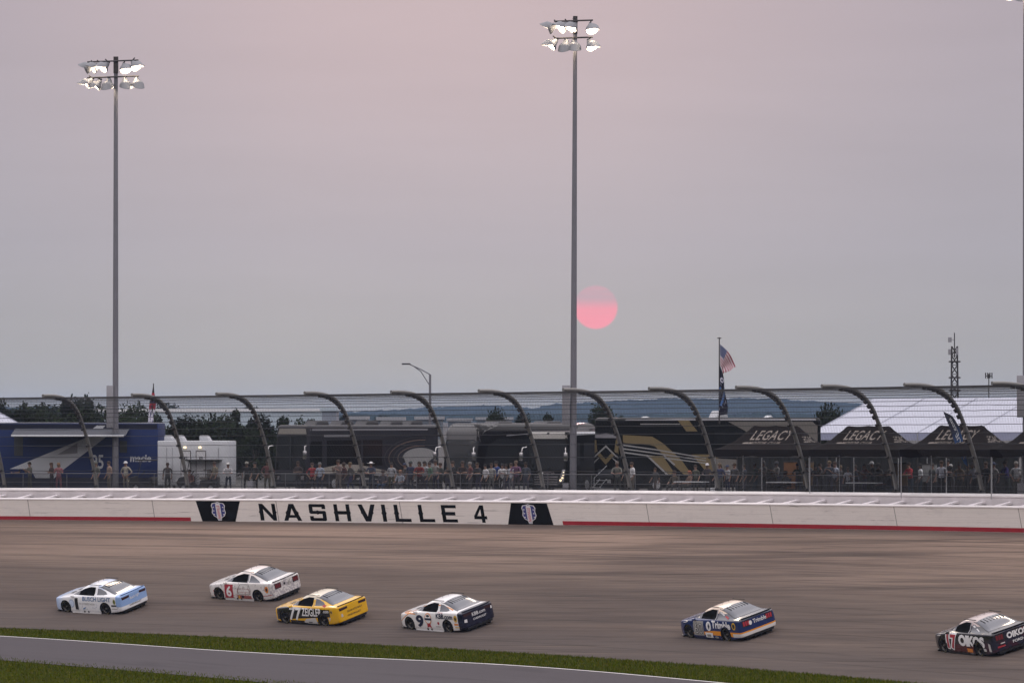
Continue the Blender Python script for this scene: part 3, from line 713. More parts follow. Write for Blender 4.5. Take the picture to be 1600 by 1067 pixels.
# ------------------------------------------------------------------ far buildings
M_ware=mat('pale_cladding',(.42,.50,.56),.6,var=.06,scale=.2); M_wroof=mat('pale_roof',(.70,.72,.74),.6,var=.05); M_dark=mat('dark_opening',(.03,.035,.04),.4)
M_shed=mat('shed_wall',(.10,.12,.14),.7); M_shedr=mat('shed_roof',(.30,.31,.33),.6)
def block(name,px0,px1,ytop,ybot,D,depth,label,mw,mr,wins=0,cat='building'):
    a=at(px0,ytop,D); b=at(px1,ybot,D); g=7.5; c=Vector(((a.x+b.x)/2,D+depth/2,g)); w=b.x-a.x; h=a.z-g
    T=thing(name,label,cat,c); m=MB(); m.box((0,0,h/2-.2),(w,depth,h-.4)); m.build('wall',mw,T)
    m=MB(); m.box((0,0,h-.1),(w+.6,depth+.6,.6)); m.build('roof',mr,T)
    for i in range(wins):
        m=MB(); m.box((-w/2+w*(i+.5)/wins,-depth/2-.05,h*.62),(w*.02,.1,h*.12)); m.build('vent',M_dark,T)
    return T
block('warehouse',120,505,640,660,900,60,'long low pale blue building on the skyline left of centre',M_ware,M_wroof,9)
block('office_block',503,525,639,660,800,14,'square pale grey block at the right end of the long pale building',mat('grey_block',(.22,.25,.30),.6),M_ware,0)
for i,(a,b,y,lb) in enumerate([(545,570,652,'low white roofed shed right of the grey block'),(590,628,653,'long low white roofed shed under the hills'),(650,690,652,'low white shed below the hills right of the street light'),(700,735,655,'low white roof just over the second motorhome'),(745,800,653,'low pale roof behind the second motorhome under the hills')]):
    block('far_shed',a,b,y,661,850+40*i,20,lb,M_shed,M_shedr,3)
# double-arm street light
g=gp(672,420); H=at(672,585,420).z-g.z
T=thing('street_light','thin grey street light with a raking double arm rising behind the motorhomes','street light',g)
m=MB(); m.tube([(0,0,0),(0,0,H)],[.16,.10],10); m.build('pole',M_pole,T,60)
e=at(640,569,420)-g
m=MB(); m.tube([(0,0,H),Vector((e.x*.4,0,H+(e.z-H)*.45)),e],.055,6); m.tube([(0,0,H-1.0),Vector((e.x*.45,0,H+(e.z-H)*.30)),Vector((e.x*.8,0,H+(e.z-H)*.8))],.045,6); m.build('arm',M_pole,T,60)
m=MB(); m.box((e.x-.3,0,e.z+.02),(.75,.28,.13)); m.build('lamp_head',M_poledk,T)
# lattice mast
g=gp(1491.5,420); tp=at(1491.5,520,420); H=tp.z-g.z
T=thing('lattice_mast','dark steel lattice mast with antennas rising behind the white tent','mast',g)
m=MB(); zt=at(1491,541,420).z-g.z
for a,b in ((-1,-1),(1,-1),(1,1),(-1,1)): m.tube([(a*.36,b*.36,0),(a*.24,b*.24,zt)],.055,6)
n=13
for k in range(n):
    z0=zt*k/n; z1=zt*(k+1)/n; w0=.36-.12*k/n; w1=.36-.12*(k+1)/n
    for (a,b,c,d) in ((-1,-1,1,-1),(1,-1,1,1),(1,1,-1,1),(-1,1,-1,-1)):
        m.tube([(a*w0,b*w0,z0),(c*w1,d*w1,z1)],.03,4); m.tube([(c*w0,d*w0,z0),(a*w1,b*w1,z1)],.03,4); m.tube([(a*w0,b*w0,z0),(c*w0,d*w0,z0)],.028,4)
m.build('lattice',M_poledk,T)
for yy in (565,590,610):
    zz=at(1491,yy,420).z-g.z; m=MB(); m.box((0,0,zz),(.95,.95,.12)); m.build('platform',M_poledk,T)
m=MB(); m.tube([(0,0,zt-1),(0,0,H)],.05,6); m.build('antenna_rod',M_poledk,T)
for dx,yy,w,h in ((-.42,531,.3,.42),(-.45,550,.22,.5),(.2,549,.2,.6)):
    zz=at(1491,yy,420).z-g.z; m=MB(); m.box((dx,-.2,zz),(w,.25,h)); m.tube([(0,0,zz),(dx,-.2,zz)],.025,4); m.build('antenna_panel',M_box,T)
g=gp(1545,430); H=at(1545,584,430).z-g.z
T=thing('antenna_pole','slim pole topped with small antenna panels right of the lattice mast','pole',g)
m=MB(); m.tube([(0,0,0),(0,0,H)],.05,6); m.build('pole',M_poledk,T)
for dx in (-.28,-.1,.1,.28):
    m=MB(); m.box((dx,0,H-.15),(.09,.14,.5)); m.tube([(0,0,H-.2),(dx,0,H-.2)],.03,4); m.build('antenna_panel',M_poledk,T)

# ------------------------------------------------------------------ vehicles behind the wall
def glossy(n,c,r=.14,**k): return mat(n,c,r*.6,coat=.05,spec=.22,var=.06,**k)
M_glass=mat('tinted_glass',(.004,.005,.005),.15,spec=.3,var=.1); M_glassg=mat('clear_dark_glass',(.010,.013,.014),.12,spec=.5,var=.1)
M_rub=mat('rubber',(.015,.015,.015),.85,spec=.2); M_chr=mat('chrome',(.6,.6,.6),.2,1.0); M_lit=mat('lit_headlight',(1,.9,.7),.3,emit=(1,.78,.45),es=1.8)
M_white2=mat('white_gelcoat',(.50,.52,.55),.35,coat=.3,var=.05); M_alum=mat('aluminium',(.45,.46,.48),.4,.7)
def wheel_obj(parent,p,r=.5,w=.3):
    m=MB(); M=Matrix.Rotation(R(90),4,'X'); m.lathe([(.001,-w/2),(r*.85,-w/2),(r,-w*.35),(r,w*.35),(r*.85,w/2),(.001,w/2)],20,M); t=m.build('wheel',M_rub,parent,35,loc=p)
    m=MB(); m.lathe([(.001,-w/2-.012),(r*.52,-w/2-.012),(r*.58,-w/2+.03)],16,M); m.lathe([(r*.58,w/2-.03),(r*.52,w/2+.012),(.001,w/2+.012)],16,M); m.build('rim',M_alum,t,35); return t
def bvh_of(me):
    bm=bmesh.new(); bm.from_mesh(me); bmesh.ops.triangulate(bm,faces=bm.faces[:]); b=BVHTree.FromBMesh(bm); bm.free(); return b
def coach(name,label,loc,heading,L,H,paint,nose=.32,rear=False,Wd=2.55,zb=.32,bev=.20):
    T=thing(name,label,'motorhome',loc,(0,0,heading),'motorhomes parked behind the track wall')
    def shp(bm):
        for v in bm.verts:
            if v.co.x>0 and v.co.z>0: v.co.x-=nose
            if v.co.x<0 and v.co.z>0: v.co.x+=.08
    me=rbox_mesh('body',(L,Wd,H-zb),bev,paint,6,shp); 
    for v in me.vertices: v.co.z+=zb+(H-zb)/2
    body=obj('body',me,T); bv=bvh_of(me)
    wx=[L/2-2.6,-L/2+3.2]+([-L/2+2.0] if L>11.5 else [])
    for x in wx:
        for y in (-Wd/2+.14,Wd/2-.14): wheel_obj(T,(x,y,.5))
    return T,bv
def side(T,bv,name,poly,mt,L,sgn=1,off=.012,holes=None):
    """poly in (metres back from the front, height) on the +Y (sgn=1) or -Y side; u runs left to right as seen"""
    def place(u,v): return Vector((L/2-u,sgn*4,v)) if sgn==1 else Vector((-L/2+u,sgn*4,v))
    return decal(name,poly_geo(poly,holes),place,(0,-sgn,0),bv,mt,T,off,.5)
def front(T,bv,name,poly,mt,L,off=.012,maxe=.22):
    return decal(name,poly_geo(poly),lambda u,v:Vector((L/2+3,-u,v)) if False else Vector((L/2+3,u,v)),(-1,0,0),bv,mt,T,off,maxe)
def rect(a,b,c,d): return [(a,b),(c,b),(c,d),(a,d)]
def band(pts,w):
    up=[];dn=[]
    for i,(x,y) in enumerate(pts):
        a=pts[max(i-1,0)];b=pts[min(i+1,len(pts)-1)]; tx,ty=b[0]-a[0],b[1]-a[1]; l=math.hypot(tx,ty) or 1
        ww=w(i/(len(pts)-1)) if callable(w) else w
        up.append((x-ty/l*ww/2,y+tx/l*ww/2)); dn.append((x+ty/l*ww/2,y-tx/l*ww/2))
    return up+dn[::-1]
def arc(cx,cy,rx,ry,a0,a1,n=16): return [(cx+rx*math.cos(R(a0+(a1-a0)*i/n)),cy+ry*math.sin(R(a0+(a1-a0)*i/n))) for i in range(n+1)]
M_acd=mat('roof_unit_grey',(.05,.05,.055),.5)
def roof_unit(T,x,y,z,l=1.1,w=.8,h=.32,mt=None):
    def s(bm):
        for v in bm.verts:
            if v.co.z>0 and v.co.x>0: v.co.x-=.25
            if v.co.z>0 and v.co.x<0: v.co.x+=.12
    obj('roof_unit',rbox_mesh('roof_unit',(l,w,h),.08,mt or M_acd,3,s),T,(x,y,z+h/2-.02))
def mirror(T,x,y,z,sg):
    m=MB(); m.tube([(x,y,z+.55),(x+.28,y+sg*.12,z+.5),(x+.32,y+sg*.16,z+.2)],.035,6); a=m.build('mirror',M_chr,T,40)
    obj('mirror_shell',rbox_mesh('mirror_shell',(.12,.24,.48),.04,M_chr,2),a,(x+.32,y+sg*.17,z))
def place_corner(px,D,ang,L,Wd=2.55):
    """front-left corner (nearest) at pixel column px; body runs back to the right-away at ang degrees"""
    a=R(ang); c=gp(px,D); h=Vector((-math.cos(a),-math.sin(a),0)); lf=Vector((-h.y,h.x,0))  # left side of heading
    ctr=c-h*(L/2)-lf*(Wd/2); ctr.z=gz(ctr.x,ctr.y); return ctr,math.atan2(h.y,h.x)
# grey motorhome
L=12.5; loc,hd=place_corner(478,283,52,L)
T,bv=coach('motorhome','dark grey motorhome with swirl graphics, furthest left of the motorhomes',loc,hd,L,3.95,glossy('rv_grey_paint',(.026,.026,.031)))
H_=3.95
front(T,bv,'windshield',[(-1.12,1.35),(1.12,1.35),(1.12,3.2),(.9,3.35),(-.9,3.35),(-1.12,3.2)],M_glassg,L)
front(T,bv,'brow',[(-1.1,3.42),(1.1,3.42),(1.0,3.74),(-1.0,3.74)],mat('rv_tan_cap',(.20,.19,.17),.35),L)
front(T,bv,'grille',rect(-.7,.7,.7,1.15),M_dark,L); 
for s in (-1,1): front(T,bv,'headlight',rect(s*.95-.16,.75,s*.95+.16,.98),M_chr,L)
m=MB(); m.box((L/2-.10,0,2.3),(.05,.05,1.9)); m.build('windshield_post',M_dark,T)
side(T,bv,'side_window',rect(.35,1.7,1.45,3.0),M_glass,L); side(T,bv,'side_window',rect(1.9,1.55,5.0,3.05),M_glass,L); side(T,bv,'side_window',rect(5.2,1.55,7.0,3.05),M_glass,L)
M_sil=mat('silver_graphic',(.26,.26,.26),.4); M_cream=mat('cream_graphic',(.26,.24,.21),.4); M_tan=mat('copper_graphic',(.10,.065,.05),.4); M_bk=mat('black_graphic',(.005,.005,.006),.35); M_ltg=mat('light_grey_graphic',(.22,.22,.24),.4)
side(T,bv,'swirl_graphic',[(9.0,2.0)]+arc(10.6,1.95,1.7,.62,180,20)+[(11.3,1.7)]+arc(10.6,1.75,1.5,.5,-20,-150),M_sil,L,1,.016)
for k,(rx,c_) in enumerate(((2.35,M_tan),(2.75,M_bk),(3.2,M_tan),(3.6,M_bk))): side(T,bv,'swirl_graphic',band(arc(10.8,1.95,rx,.75+.17*k,85,265),.07),c_,L,1,.013+.001*k)
side(T,bv,'wave_graphic',band([(0.1,.95),(1.5,1.25),(3.2,1.42),(5,1.35),(7,1.1),(8.6,.95)],lambda t:.18+.3*math.sin(math.pi*t)),M_cream,L,1,.013)
side(T,bv,'wave_graphic',band([(.1,.7),(2,.95),(4.5,1.02),(7,.8),(9,.72)],lambda t:.08+.14*math.sin(math.pi*t)),M_bk,L,1,.017)
side(T,bv,'wave_graphic',band([(4.6,.75),(6.5,.9),(9,.7),(11.3,.65)],lambda t:.1+.35*math.sin(math.pi*t)),M_sil,L,1,.015)
side(T,bv,'roof_stripe',rect(.4,3.62,11.3,3.72),M_ltg,L,1,.014); side(T,bv,'awning_box',rect(1.6,3.25,4.2,3.38),M_ltg,L,1,.03)
for x in (3.9,1.6,-.7,-3.0,-4.9): roof_unit(T,x,.1,3.93,1.35,.9,.30)
mirror(T,L/2-.05,1.25,2.2,1); mirror(T,L/2-.05,-1.25,2.2,-1)
# second, rounded grey/black coach
L=12.6; loc,hd=place_corner(739,281,53,L)
T,bv=coach('motorhome','rounded grey fronted motorhome with black sides, second from the left',loc,hd,L,4.02,glossy('rv_silver_black',(.003,.003,.004),.22),nose=.55,bev=.52)
front(T,bv,'front_cap',[(-1.25,2.95),(1.25,2.95),(1.15,3.70),(.75,3.93),(-.75,3.93),(-1.15,3.70)],mat('bus_cap_grey',(.075,.075,.078),.3,coat=.4),L)
front(T,bv,'windshield',[(-1.2,1.25),(1.2,1.25),(1.18,2.95),(.95,3.08),(-.95,3.08),(-1.18,2.95)],M_glassg,L,.016)
front(T,bv,'grille',rect(-.8,.55,.8,1.05),M_bk,L)
side(T,bv,'front_cap',[(.0,3.0),(.55,3.2),(1.3,3.6),(2.6,3.88),(2.6,4.0),(.0,4.0)],mat('bus_cap_grey_side',(.06,.06,.062),.35),L,1,.01)
side(T,bv,'side_window',[(1.0,1.6),(6.5,1.6),(6.5,3.1),(2.4,3.1),(1.5,2.8)],M_glass,L,1,.012)
side(T,bv,'pin_stripe',band([(3.2,3.3),(6,3.42),(12.2,3.5)],.06),M_ltg,L,1,.014); side(T,bv,'pin_stripe',band([(2.4,1.0),(5.5,1.25),(8,1.2)],.08),M_sil,L,1,.014)
for x in (2.2,-2.6): roof_unit(T,x,0,4.0,1.6,1.1,.16)
mirror(T,L/2-.2,1.25,2.1,1); mirror(T,L/2-.2,-1.25,2.1,-1)
# third: black motorhome, nose to camera with lit headlight
L=11.0; a=R(62); loc=gp(908,276); Wd=2.55
h=Vector((-math.cos(a),-math.sin(a),0)); loc,hd=place_corner(884,273,62,L)
T,bv=coach('motorhome','black motorhome facing the track with one lit headlight, beside the centre light pole',loc,hd,L,3.55,glossy('rv_black_paint',(.003,.004,.004),.2),nose=.30)
front(T,bv,'windshield',[(-1.2,1.35),(1.2,1.35),(1.18,2.9),(1.0,3.02),(-1.0,3.02),(-1.18,2.9)],M_glassg,L)
front(T,bv,'brow',[(-1.22,3.12),(1.22,3.12),(1.15,3.5),(-1.15,3.5)],mat('rv_pearl_cap',(.36,.35,.33),.35,coat=.4),L)
for k in range(4): front(T,bv,'grille_bar',rect(-.75,.52+.14*k,.75,.58+.14*k),M_chr,L,.02)
vs,fs,w_,h__=text_geo('DUTCH STAR',.01)
def ftext(T,bv,s,y0,z0,w,h,mt,L,spacing=1.1):
    vs,fs,_,_=text_geo(s,.01,spacing); return decal('lettering',([(x,y) for x,y in vs],fs),lambda u,v:Vector((L/2+3,y0-w/2+w*u,z0+h*v)),(-1,0,0),bv,mt,T,.02,.4)
ftext(T,bv,'DUTCHSTAR',0,1.12,1.05,.14,M_chr,L)
front(T,bv,'headlight',[(.80,.62),(1.12,.70),(1.18,1.38),(1.02,1.38)],M_chr,L,.018)
for hy,hz_,hr in ((.93,.78,.07),(1.04,.92,.06),(1.09,1.08,.045),(1.10,1.24,.03)): front(T,bv,'headlight_bulb',[(hy+hr*math.cos(k*.785),hz_+hr*math.sin(k*.785)) for k in range(8)],M_lit,L,.026)
front(T,bv,'headlight',[(-.82,.72),(-1.08,.78),(-1.14,1.3),(-1.02,1.3)],M_chr,L,.02)
side(T,bv,'roof_edge',[(.05,3.3),(9,3.42),(9,3.52),(.05,3.5)],M_white2,L,1,.012)
side(T,bv,'side_window',rect(.5,1.6,1.7,2.9),M_glass,L); side(T,bv,'side_window',rect(2.2,1.9,6,2.9),M_glass,L)
mirror(T,L/2-.05,1.25,2.1,1); mirror(T,L/2-.05,-1.25,2.1,-1); roof_unit(T,-2.8,.2,3.55,1.5,.9,.3); roof_unit(T,0,-.2,3.53,1.3,.9,.25)
# fourth: black coach with gold bands, rear cap to the left
L=14.3; loc,hd=place_corner(966,272,33,L)
T,bv=coach('motorhome','long black motorhome with broad gold zigzag bands, rightmost motorhome',loc,hd,L,4.3,glossy('coach_black_paint',(.003,.004,.004),.2),nose=.06)
M_gold=mat('gold_graphic',(.16,.12,.05),.5,.1); M_tp=mat('taupe_graphic',(.14,.13,.115),.4)
def X4(px): return (px-967)/ (1283-967)*L   # photo columns to metres along this side (perspective is slight)
def Z4(y): return (768-y)/118*4.3-.05
def s4(name,pts,mt,off): return side(T,bv,name,[(max(.02,min(L-.05,X4(a))),Z4(b)) for a,b in pts],mt,L,1,off)
s4('gold_band',[(967,675),(1018,678),(1034,688),(1062,714),(1078,737),(1066,737),(1040,712),(1022,693),(1014,691),(967,687)],M_gold,.012)
for k in range(3): s4('silver_stripe',[(967,689+k*5.5),(1022,697+k*5.5),(1100,711+k*4),(1100,712.6+k*4),(1022,699+k*5.5),(967,691.3+k*5.5)],M_sil,.014)
s4('gold_band',[(1012,708),(1034,708),(1052,735),(1044,737)],M_gold,.016); s4('silver_stripe',[(1007,706),(1011,706),(1044,738),(1040,738)],M_sil,.018); s4('silver_stripe',[(1034,707),(1037,707),(1053,721),(1051,723)],M_sil,.018)
s4('gold_band',[(1057,653),(1074,653),(1087,670),(1070,670)],M_gold,.012); s4('gold_band',[(1078,706),(1108,706),(1160,735),(1104,737)],M_gold,.011)
s4('taupe_panel',[(1134,655),(1266,655),(1281,668),(1281,690),(1195,700),(1172,680),(1160,669)],M_tp,.012)
s4('taupe_panel',[(1108,712),(1180,716),(1200,735),(1281,735),(1281,742),(1120,738)],M_tp,.012)
s4('roof_trim',[(969,650.6),(1280,650.6),(1280,653),(969,653)],M_ltg,.014); s4('awning_rail',[(1000,658),(1060,658),(1060,659.5),(1000,659.5)],M_sil,.02)
s4('side_window',[(1112,668),(1155,668),(1168,690),(1112,690)],M_glass,.016)
for pts,mt,off in (([(-1.2,3.15),(-1.2,3.32),(0,3.42),(1.2,3.32),(1.2,3.15)],M_ltg,.012),([(-1.2,2.25),(-1.2,3.05),(-1.0,3.05),(-.85,2.4)],M_gold,.012),([(1.2,2.25),(1.2,3.05),(1.0,3.05),(.85,2.4)],M_gold,.012),
  ([(-.95,2.25),(0,1.65),(.95,2.25),(.6,2.33),(0,1.95),(-.6,2.33)],M_gold,.014),([(-1.2,2.0),(0,2.62),(1.2,2.0),(1.2,2.1),(0,2.75),(-1.2,2.1)],M_sil,.016),([(-1.2,1.7),(-.7,2.0),(-.62,2.08),(-1.2,1.82)],M_sil,.016),([(1.2,1.7),(.7,2.0),(.62,2.08),(1.2,1.82)],M_sil,.016)):
    front(T,bv,'chevron_graphic',pts,mt,L,off)
front(T,bv,'licence_plate',rect(.2,.62,.55,.82),M_sil,L,.02); front(T,bv,'engine_grille',rect(-.8,.9,.8,1.4),M_dark,L)
roof_unit(T,-.35,.4,4.28,.9,.8,.42,M_white2); roof_unit(T,4.6,.2,4.28,.5,.5,.1,M_white2); roof_unit(T,-4,.2,4.28,.5,.5,.16,M_white2)
coach4=T

# ------------------------------------------------------------------ blue race trailer
L=15.2; hd0=R(8); c=gp(250,293)
u=Vector((math.cos(R(-6)),math.sin(R(-6)),0)); loc=c-u*(L/2)+Vector((0,1.3,0)); loc.z=gz(loc.x,loc.y)
T=thing('blue_trailer','long dark blue trailer with a broad white diagonal stripe at the far left','trailer',loc,(0,0,R(-6)))
H_=4.15; Wd=2.6
M_bl=mat('trailer_blue',(.004,.019,.098),.5,spec=.3,coat=.0,var=.06); M_bld=mat('trailer_dark_blue',(.003,.005,.022),.35)
me=rbox_mesh('body',(L,Wd,H_-.25),.05,M_bl,3)
for v in me.vertices: v.co.z+=(H_-.25)/2+.25
obj('body',me,T); bv=bvh_of(me)
def sT(name,pts,mt,off=.012):
    return decal(name,poly_geo(pts),lambda u,v:Vector((L/2-(250-u)/25.6,-4,(768-v)/25.3+.0)),(0,1,0),bv,mt,T,off,.6)
sT('white_stripe',[(158,664),(170,664),(163,672),(173,681),(99,736),(88,747),(58,747),(50,733),(17,733),(148,681),(141,676)],M_white2)
sT('upper_panel',[(-120,664.2),(249,664.2),(249,672),(-120,672)],M_bld,.010); sT('lower_skirt',[(-120,746),(249,746),(249,760),(-120,760)],M_bld,.010)
sT('door_panel',[(24,684),(38,684),(38,713),(24,713)],M_dark,.016); sT('slide_out_panel',[(92,711),(124,693),(124,709)],M_ltg,.02)
sT('side_window',[(190,690),(202,690),(202,708),(190,708)],M_dark,.014)
def txt(T,bv,s,px,py,wpx,hpx,mt,off=.018,bold=.02,name='lettering',shear=0):
    vs,fs,_,_=text_geo(s,bold,1.0,shear); return decal(name,(vs,fs),lambda u,v:Vector((L/2-(250-(px+wpx*u))/25.6,-4,(768-(py-hpx*v))/25.3)),(0,1,0),bv,mt,T,off,.4)
txt(T,bv,'95',146,733,19,22,M_white2); txt(T,bv,'macie',207,722,33,11,M_white2,bold=.03)
m=MB(); zr=lambda y:(768-y)/25.3
m.grid(lambda a,b:Vector((L/2-(250-(26+180*a))/25.6+.1*b,-1.31-1.9*b,zr(671)-.42*b)),12,3); m.build('awning',mat('awning_grey',(.05,.055,.07),.7),T)
m=MB(); m.tube([(L/2-(250-30)/25.6,-3.2,zr(671)-.45),(L/2-(250-206)/25.6,-3.2,zr(671)-.45)],.06,8); m.build('awning_roller',M_white2,T,40)
m=MB(); m.box((0,0,H_+.02),(L-.1,Wd-.1,.06)); m.build('roof_sheet',M_white2,T)
for x in (-5.5,-3.6,-1.8,0,3,5,6.2): wheel_obj(T,(x,-1.1,.45),.45) if x in(-3.6,-1.8) else None
blueT=T
# red/black/white tall flag standing on the trailer
def flag_mesh(fn,nu,nv,mt): m=MB(); m.grid(fn,nu,nv); return m,m.uvs
g=at(237,664,294.5); tp=at(240,599,294.5)
T=thing('tall_flag','red, black and white flag hanging limp on a pole above the blue trailer','flag',g)
m=MB(); dz=tp.z-g.z; m.tube([(0,0,-.15),(.11,0,dz)],.03,8); m.build('flagpole',M_poledk,T,60)
def f1(u,v):
    z=dz*(.97-.90*v); w=(.02+.34*min(1,v*2.2))*(1-.15*math.sin(v*9)); x=.11*z/dz+ -.10*v*1.4+w*(u-.3); return Vector((x,.07*math.sin(u*7+v*6)-.03,z))
def fb(t,tcn):
    g_=G(t,tcn,'UV'); n=g_.noise(4,3,.5); y=g_.m('ADD',g_.y,g_.m('MULTIPLY',g_.m('SUBTRACT',n,.5),.16))
    c=g_.mix(g_.gt(y,.22),(.02,.015,.018),(.30,.02,.03)); c=g_.mix(g_.both(g_.gt(y,.42),g_.lt(y,.50)),c,(.02,.02,.05)); c=g_.mix(g_.gt(y,.66),c,(.60,.60,.68))
    return g_.mix(g_.both(g_.gt(n,.56),g_.gt(y,.3)),c,(.06,.05,.16))
m,uv=flag_mesh(f1,6,24,None); m.build('banner',mat('limp_flag_cloth',(.3,.1,.1),.9,build=fb),T,80,uv=uv)
# US flag and dark banner on the gold-banded coach
g=at(1124,654,274); tp=at(1124,527,274)
T=thing('flagpole','thin roof pole flying the stars and stripes above a dark blue banner','flagpole',g)
dz=tp.z-g.z; sP=274/F
m=MB(); m.tube([(0,0,-.3),(0,0,dz)],[.045,.03],8); m.build('pole',M_poledk,T,60)
m=MB(); m.tube([(-.12,0,dz-.05),(.12,0,dz-.05)],.03,6); m.build('finial',M_poledk,T,60)
def q(px,py): return Vector(((px-1124)*sP,0,(654-py)*sP))
A,B,C_,D_=q(1125,538),q(1125.5,573),q(1150.5,573),q(1131,583.5)
def f2(u,v):
    a=A.lerp(B,v*.92); b=C_.lerp(D_,v); p=a.lerp(b,u); p.z+=.18*math.sin(u*3.14)*(1-v*.8)*.9 ; p.y+=.10*math.sin(u*9+v*3)*u-.05; p.x+=.05*math.sin(v*7+u*4)*u; return p
def usb(t,tcn):
    g_=G(t,tcn,'UV'); st=g_.lt(g_.m('FRACT',g_.m('MULTIPLY',g_.y,6.5)),.5); c=g_.mix(st,(.55,.52,.55),(.22,.008,.025))
    can=g_.both(g_.lt(g_.x,.42),g_.lt(g_.y,.538)); sx=g_.m('ABSOLUTE',g_.m('SUBTRACT',g_.m('FRACT',g_.m('MULTIPLY',g_.x,14)),.5)); sy=g_.m('ABSOLUTE',g_.m('SUBTRACT',g_.m('FRACT',g_.m('MULTIPLY',g_.y,9.3)),.5))
    star=g_.lt(g_.m('ADD',sx,sy),.26); cc=g_.mix(star,(.03,.045,.13),(.45,.45,.5)); return g_.mix(can,c,cc)
m,uv=flag_mesh(f2,22,14,None); m.build('striped_flag',mat('striped_flag_cloth',(.4,.2,.2),.9,build=usb),T,80,uv=uv)
def f3(u,v):
    py=572+77*v; x0=1124.5-1.3*v; x1=1125.5+10.5*min(1,v*1.5)**.8+1.2*math.sin(v*9); p=q(x0+(x1-x0)*u,py+2.5*u*math.sin(v*4)); p.y=-.06+.07*math.sin(u*8+v*5); return p
def bb(t,tcn):
    g_=G(t,tcn,'UV'); c=(.008,.010,.028); d=g_.m('ADD',g_.m('POWER',g_.m('MULTIPLY',g_.m('SUBTRACT',g_.x,.55),.13),2),g_.m('POWER',g_.m('SUBTRACT',g_.y,.27),2))
    c=g_.mix(g_.both(g_.lt(d,.0028),g_.gt(d,.0006)),c,(.5,.5,.6)); w=g_.m('SINE',g_.m('ADD',g_.m('MULTIPLY',g_.x,7),g_.m('MULTIPLY',g_.y,16)))
    c=g_.mix(g_.both(g_.gt(w,.55),g_.gt(g_.y,.42),g_.lt(g_.y,.80)),c,(.08,.20,.50)); return g_.mix(g_.both(g_.gt(g_.noise(9,3),.62),g_.gt(g_.y,.3)),c,(.35,.38,.5))
m,uv=flag_mesh(f3,6,26,None); m.build('dark_banner',mat('dark_banner_cloth',(.02,.02,.05),.9,build=bb),T,80,uv=uv)

# ------------------------------------------------------------------ white trailer with two lit doors
c=gp(308,290); Wt=113/F*290; T=thing('white_trailer','white trailer with two narrow doors under small lit lamps','trailer',c,(0,0,R(-8)))
Ht=3.05; me=rbox_mesh('body',(Wt,2.3,Ht-.4),.05,M_white2,3)
for v in me.vertices: v.co.z+=Ht/2+.2
obj('body',me,T); k=Wt/113
for a,b in ((289,304),(313,328)):
    x=((a+b)/2-308)*k; m=MB(); m.box((x,-1.165,1.35),((b-a)*k,.03,2.15)); d=m.build('door',mat('door_white',(.55,.56,.58),.4),T)
    m=MB(); 
    for xx in (-1,1): m.box((x+xx*(b-a)*k/2,-1.17,1.35),(.035,.035,2.2))
    m.box((x,-1.17,2.45),((b-a)*k,.035,.035)); m.build('door_frame',M_poledk,d)
    m=MB(); m.box((x,-1.186,1.98),(.19,.012,.26)); m.build('door_sign',M_bk,d); m=MB(); m.box((x+.01,-1.195,1.98),(.045,.008,.17)); m.box((x+.01,-1.196,2.03),(.09,.006,.03)); m.build('sign_figure',M_white2,d)
    m=MB(); m.box((x+(b-a)*k*.36,-1.20,1.3),(.05,.05,.12)); m.build('door_handle',M_chr,d)
    m=MB(); m.lathe([(.001,-.06),(.085,-.05),(.085,.05),(.001,.06)],10,Matrix.Translation((x-.05,-1.22,2.66))); m.build('lamp',M_lit,T,40)
for xx in (266,275,348): m=MB(); m.box(((xx-308)*k,-1.165,1.5),(.02,.02,2.3)); m.build('panel_seam',M_box,T)
for xx,w in ((267,16),(285,16),(324,18)):
    def s(bm):
        for v in bm.verts:
            if v.co.z>0 and v.co.x>0: v.co.x-=.22
    obj('roof_vent',rbox_mesh('roof_vent',(w*k,.7,.34),.07,M_white2,3,s),T,((xx-308)*k,-.3,Ht+.15))
for x in (-.9,.1): wheel_obj(T,(x,-1.0,.36),.36,.22)
for s_x in (-1,1):
    m=MB(); m.box((s_x*(Wt/2-.25),-1.0,.1),(.14,.14,.55)); m.build('jack_leg',M_poledk,T)

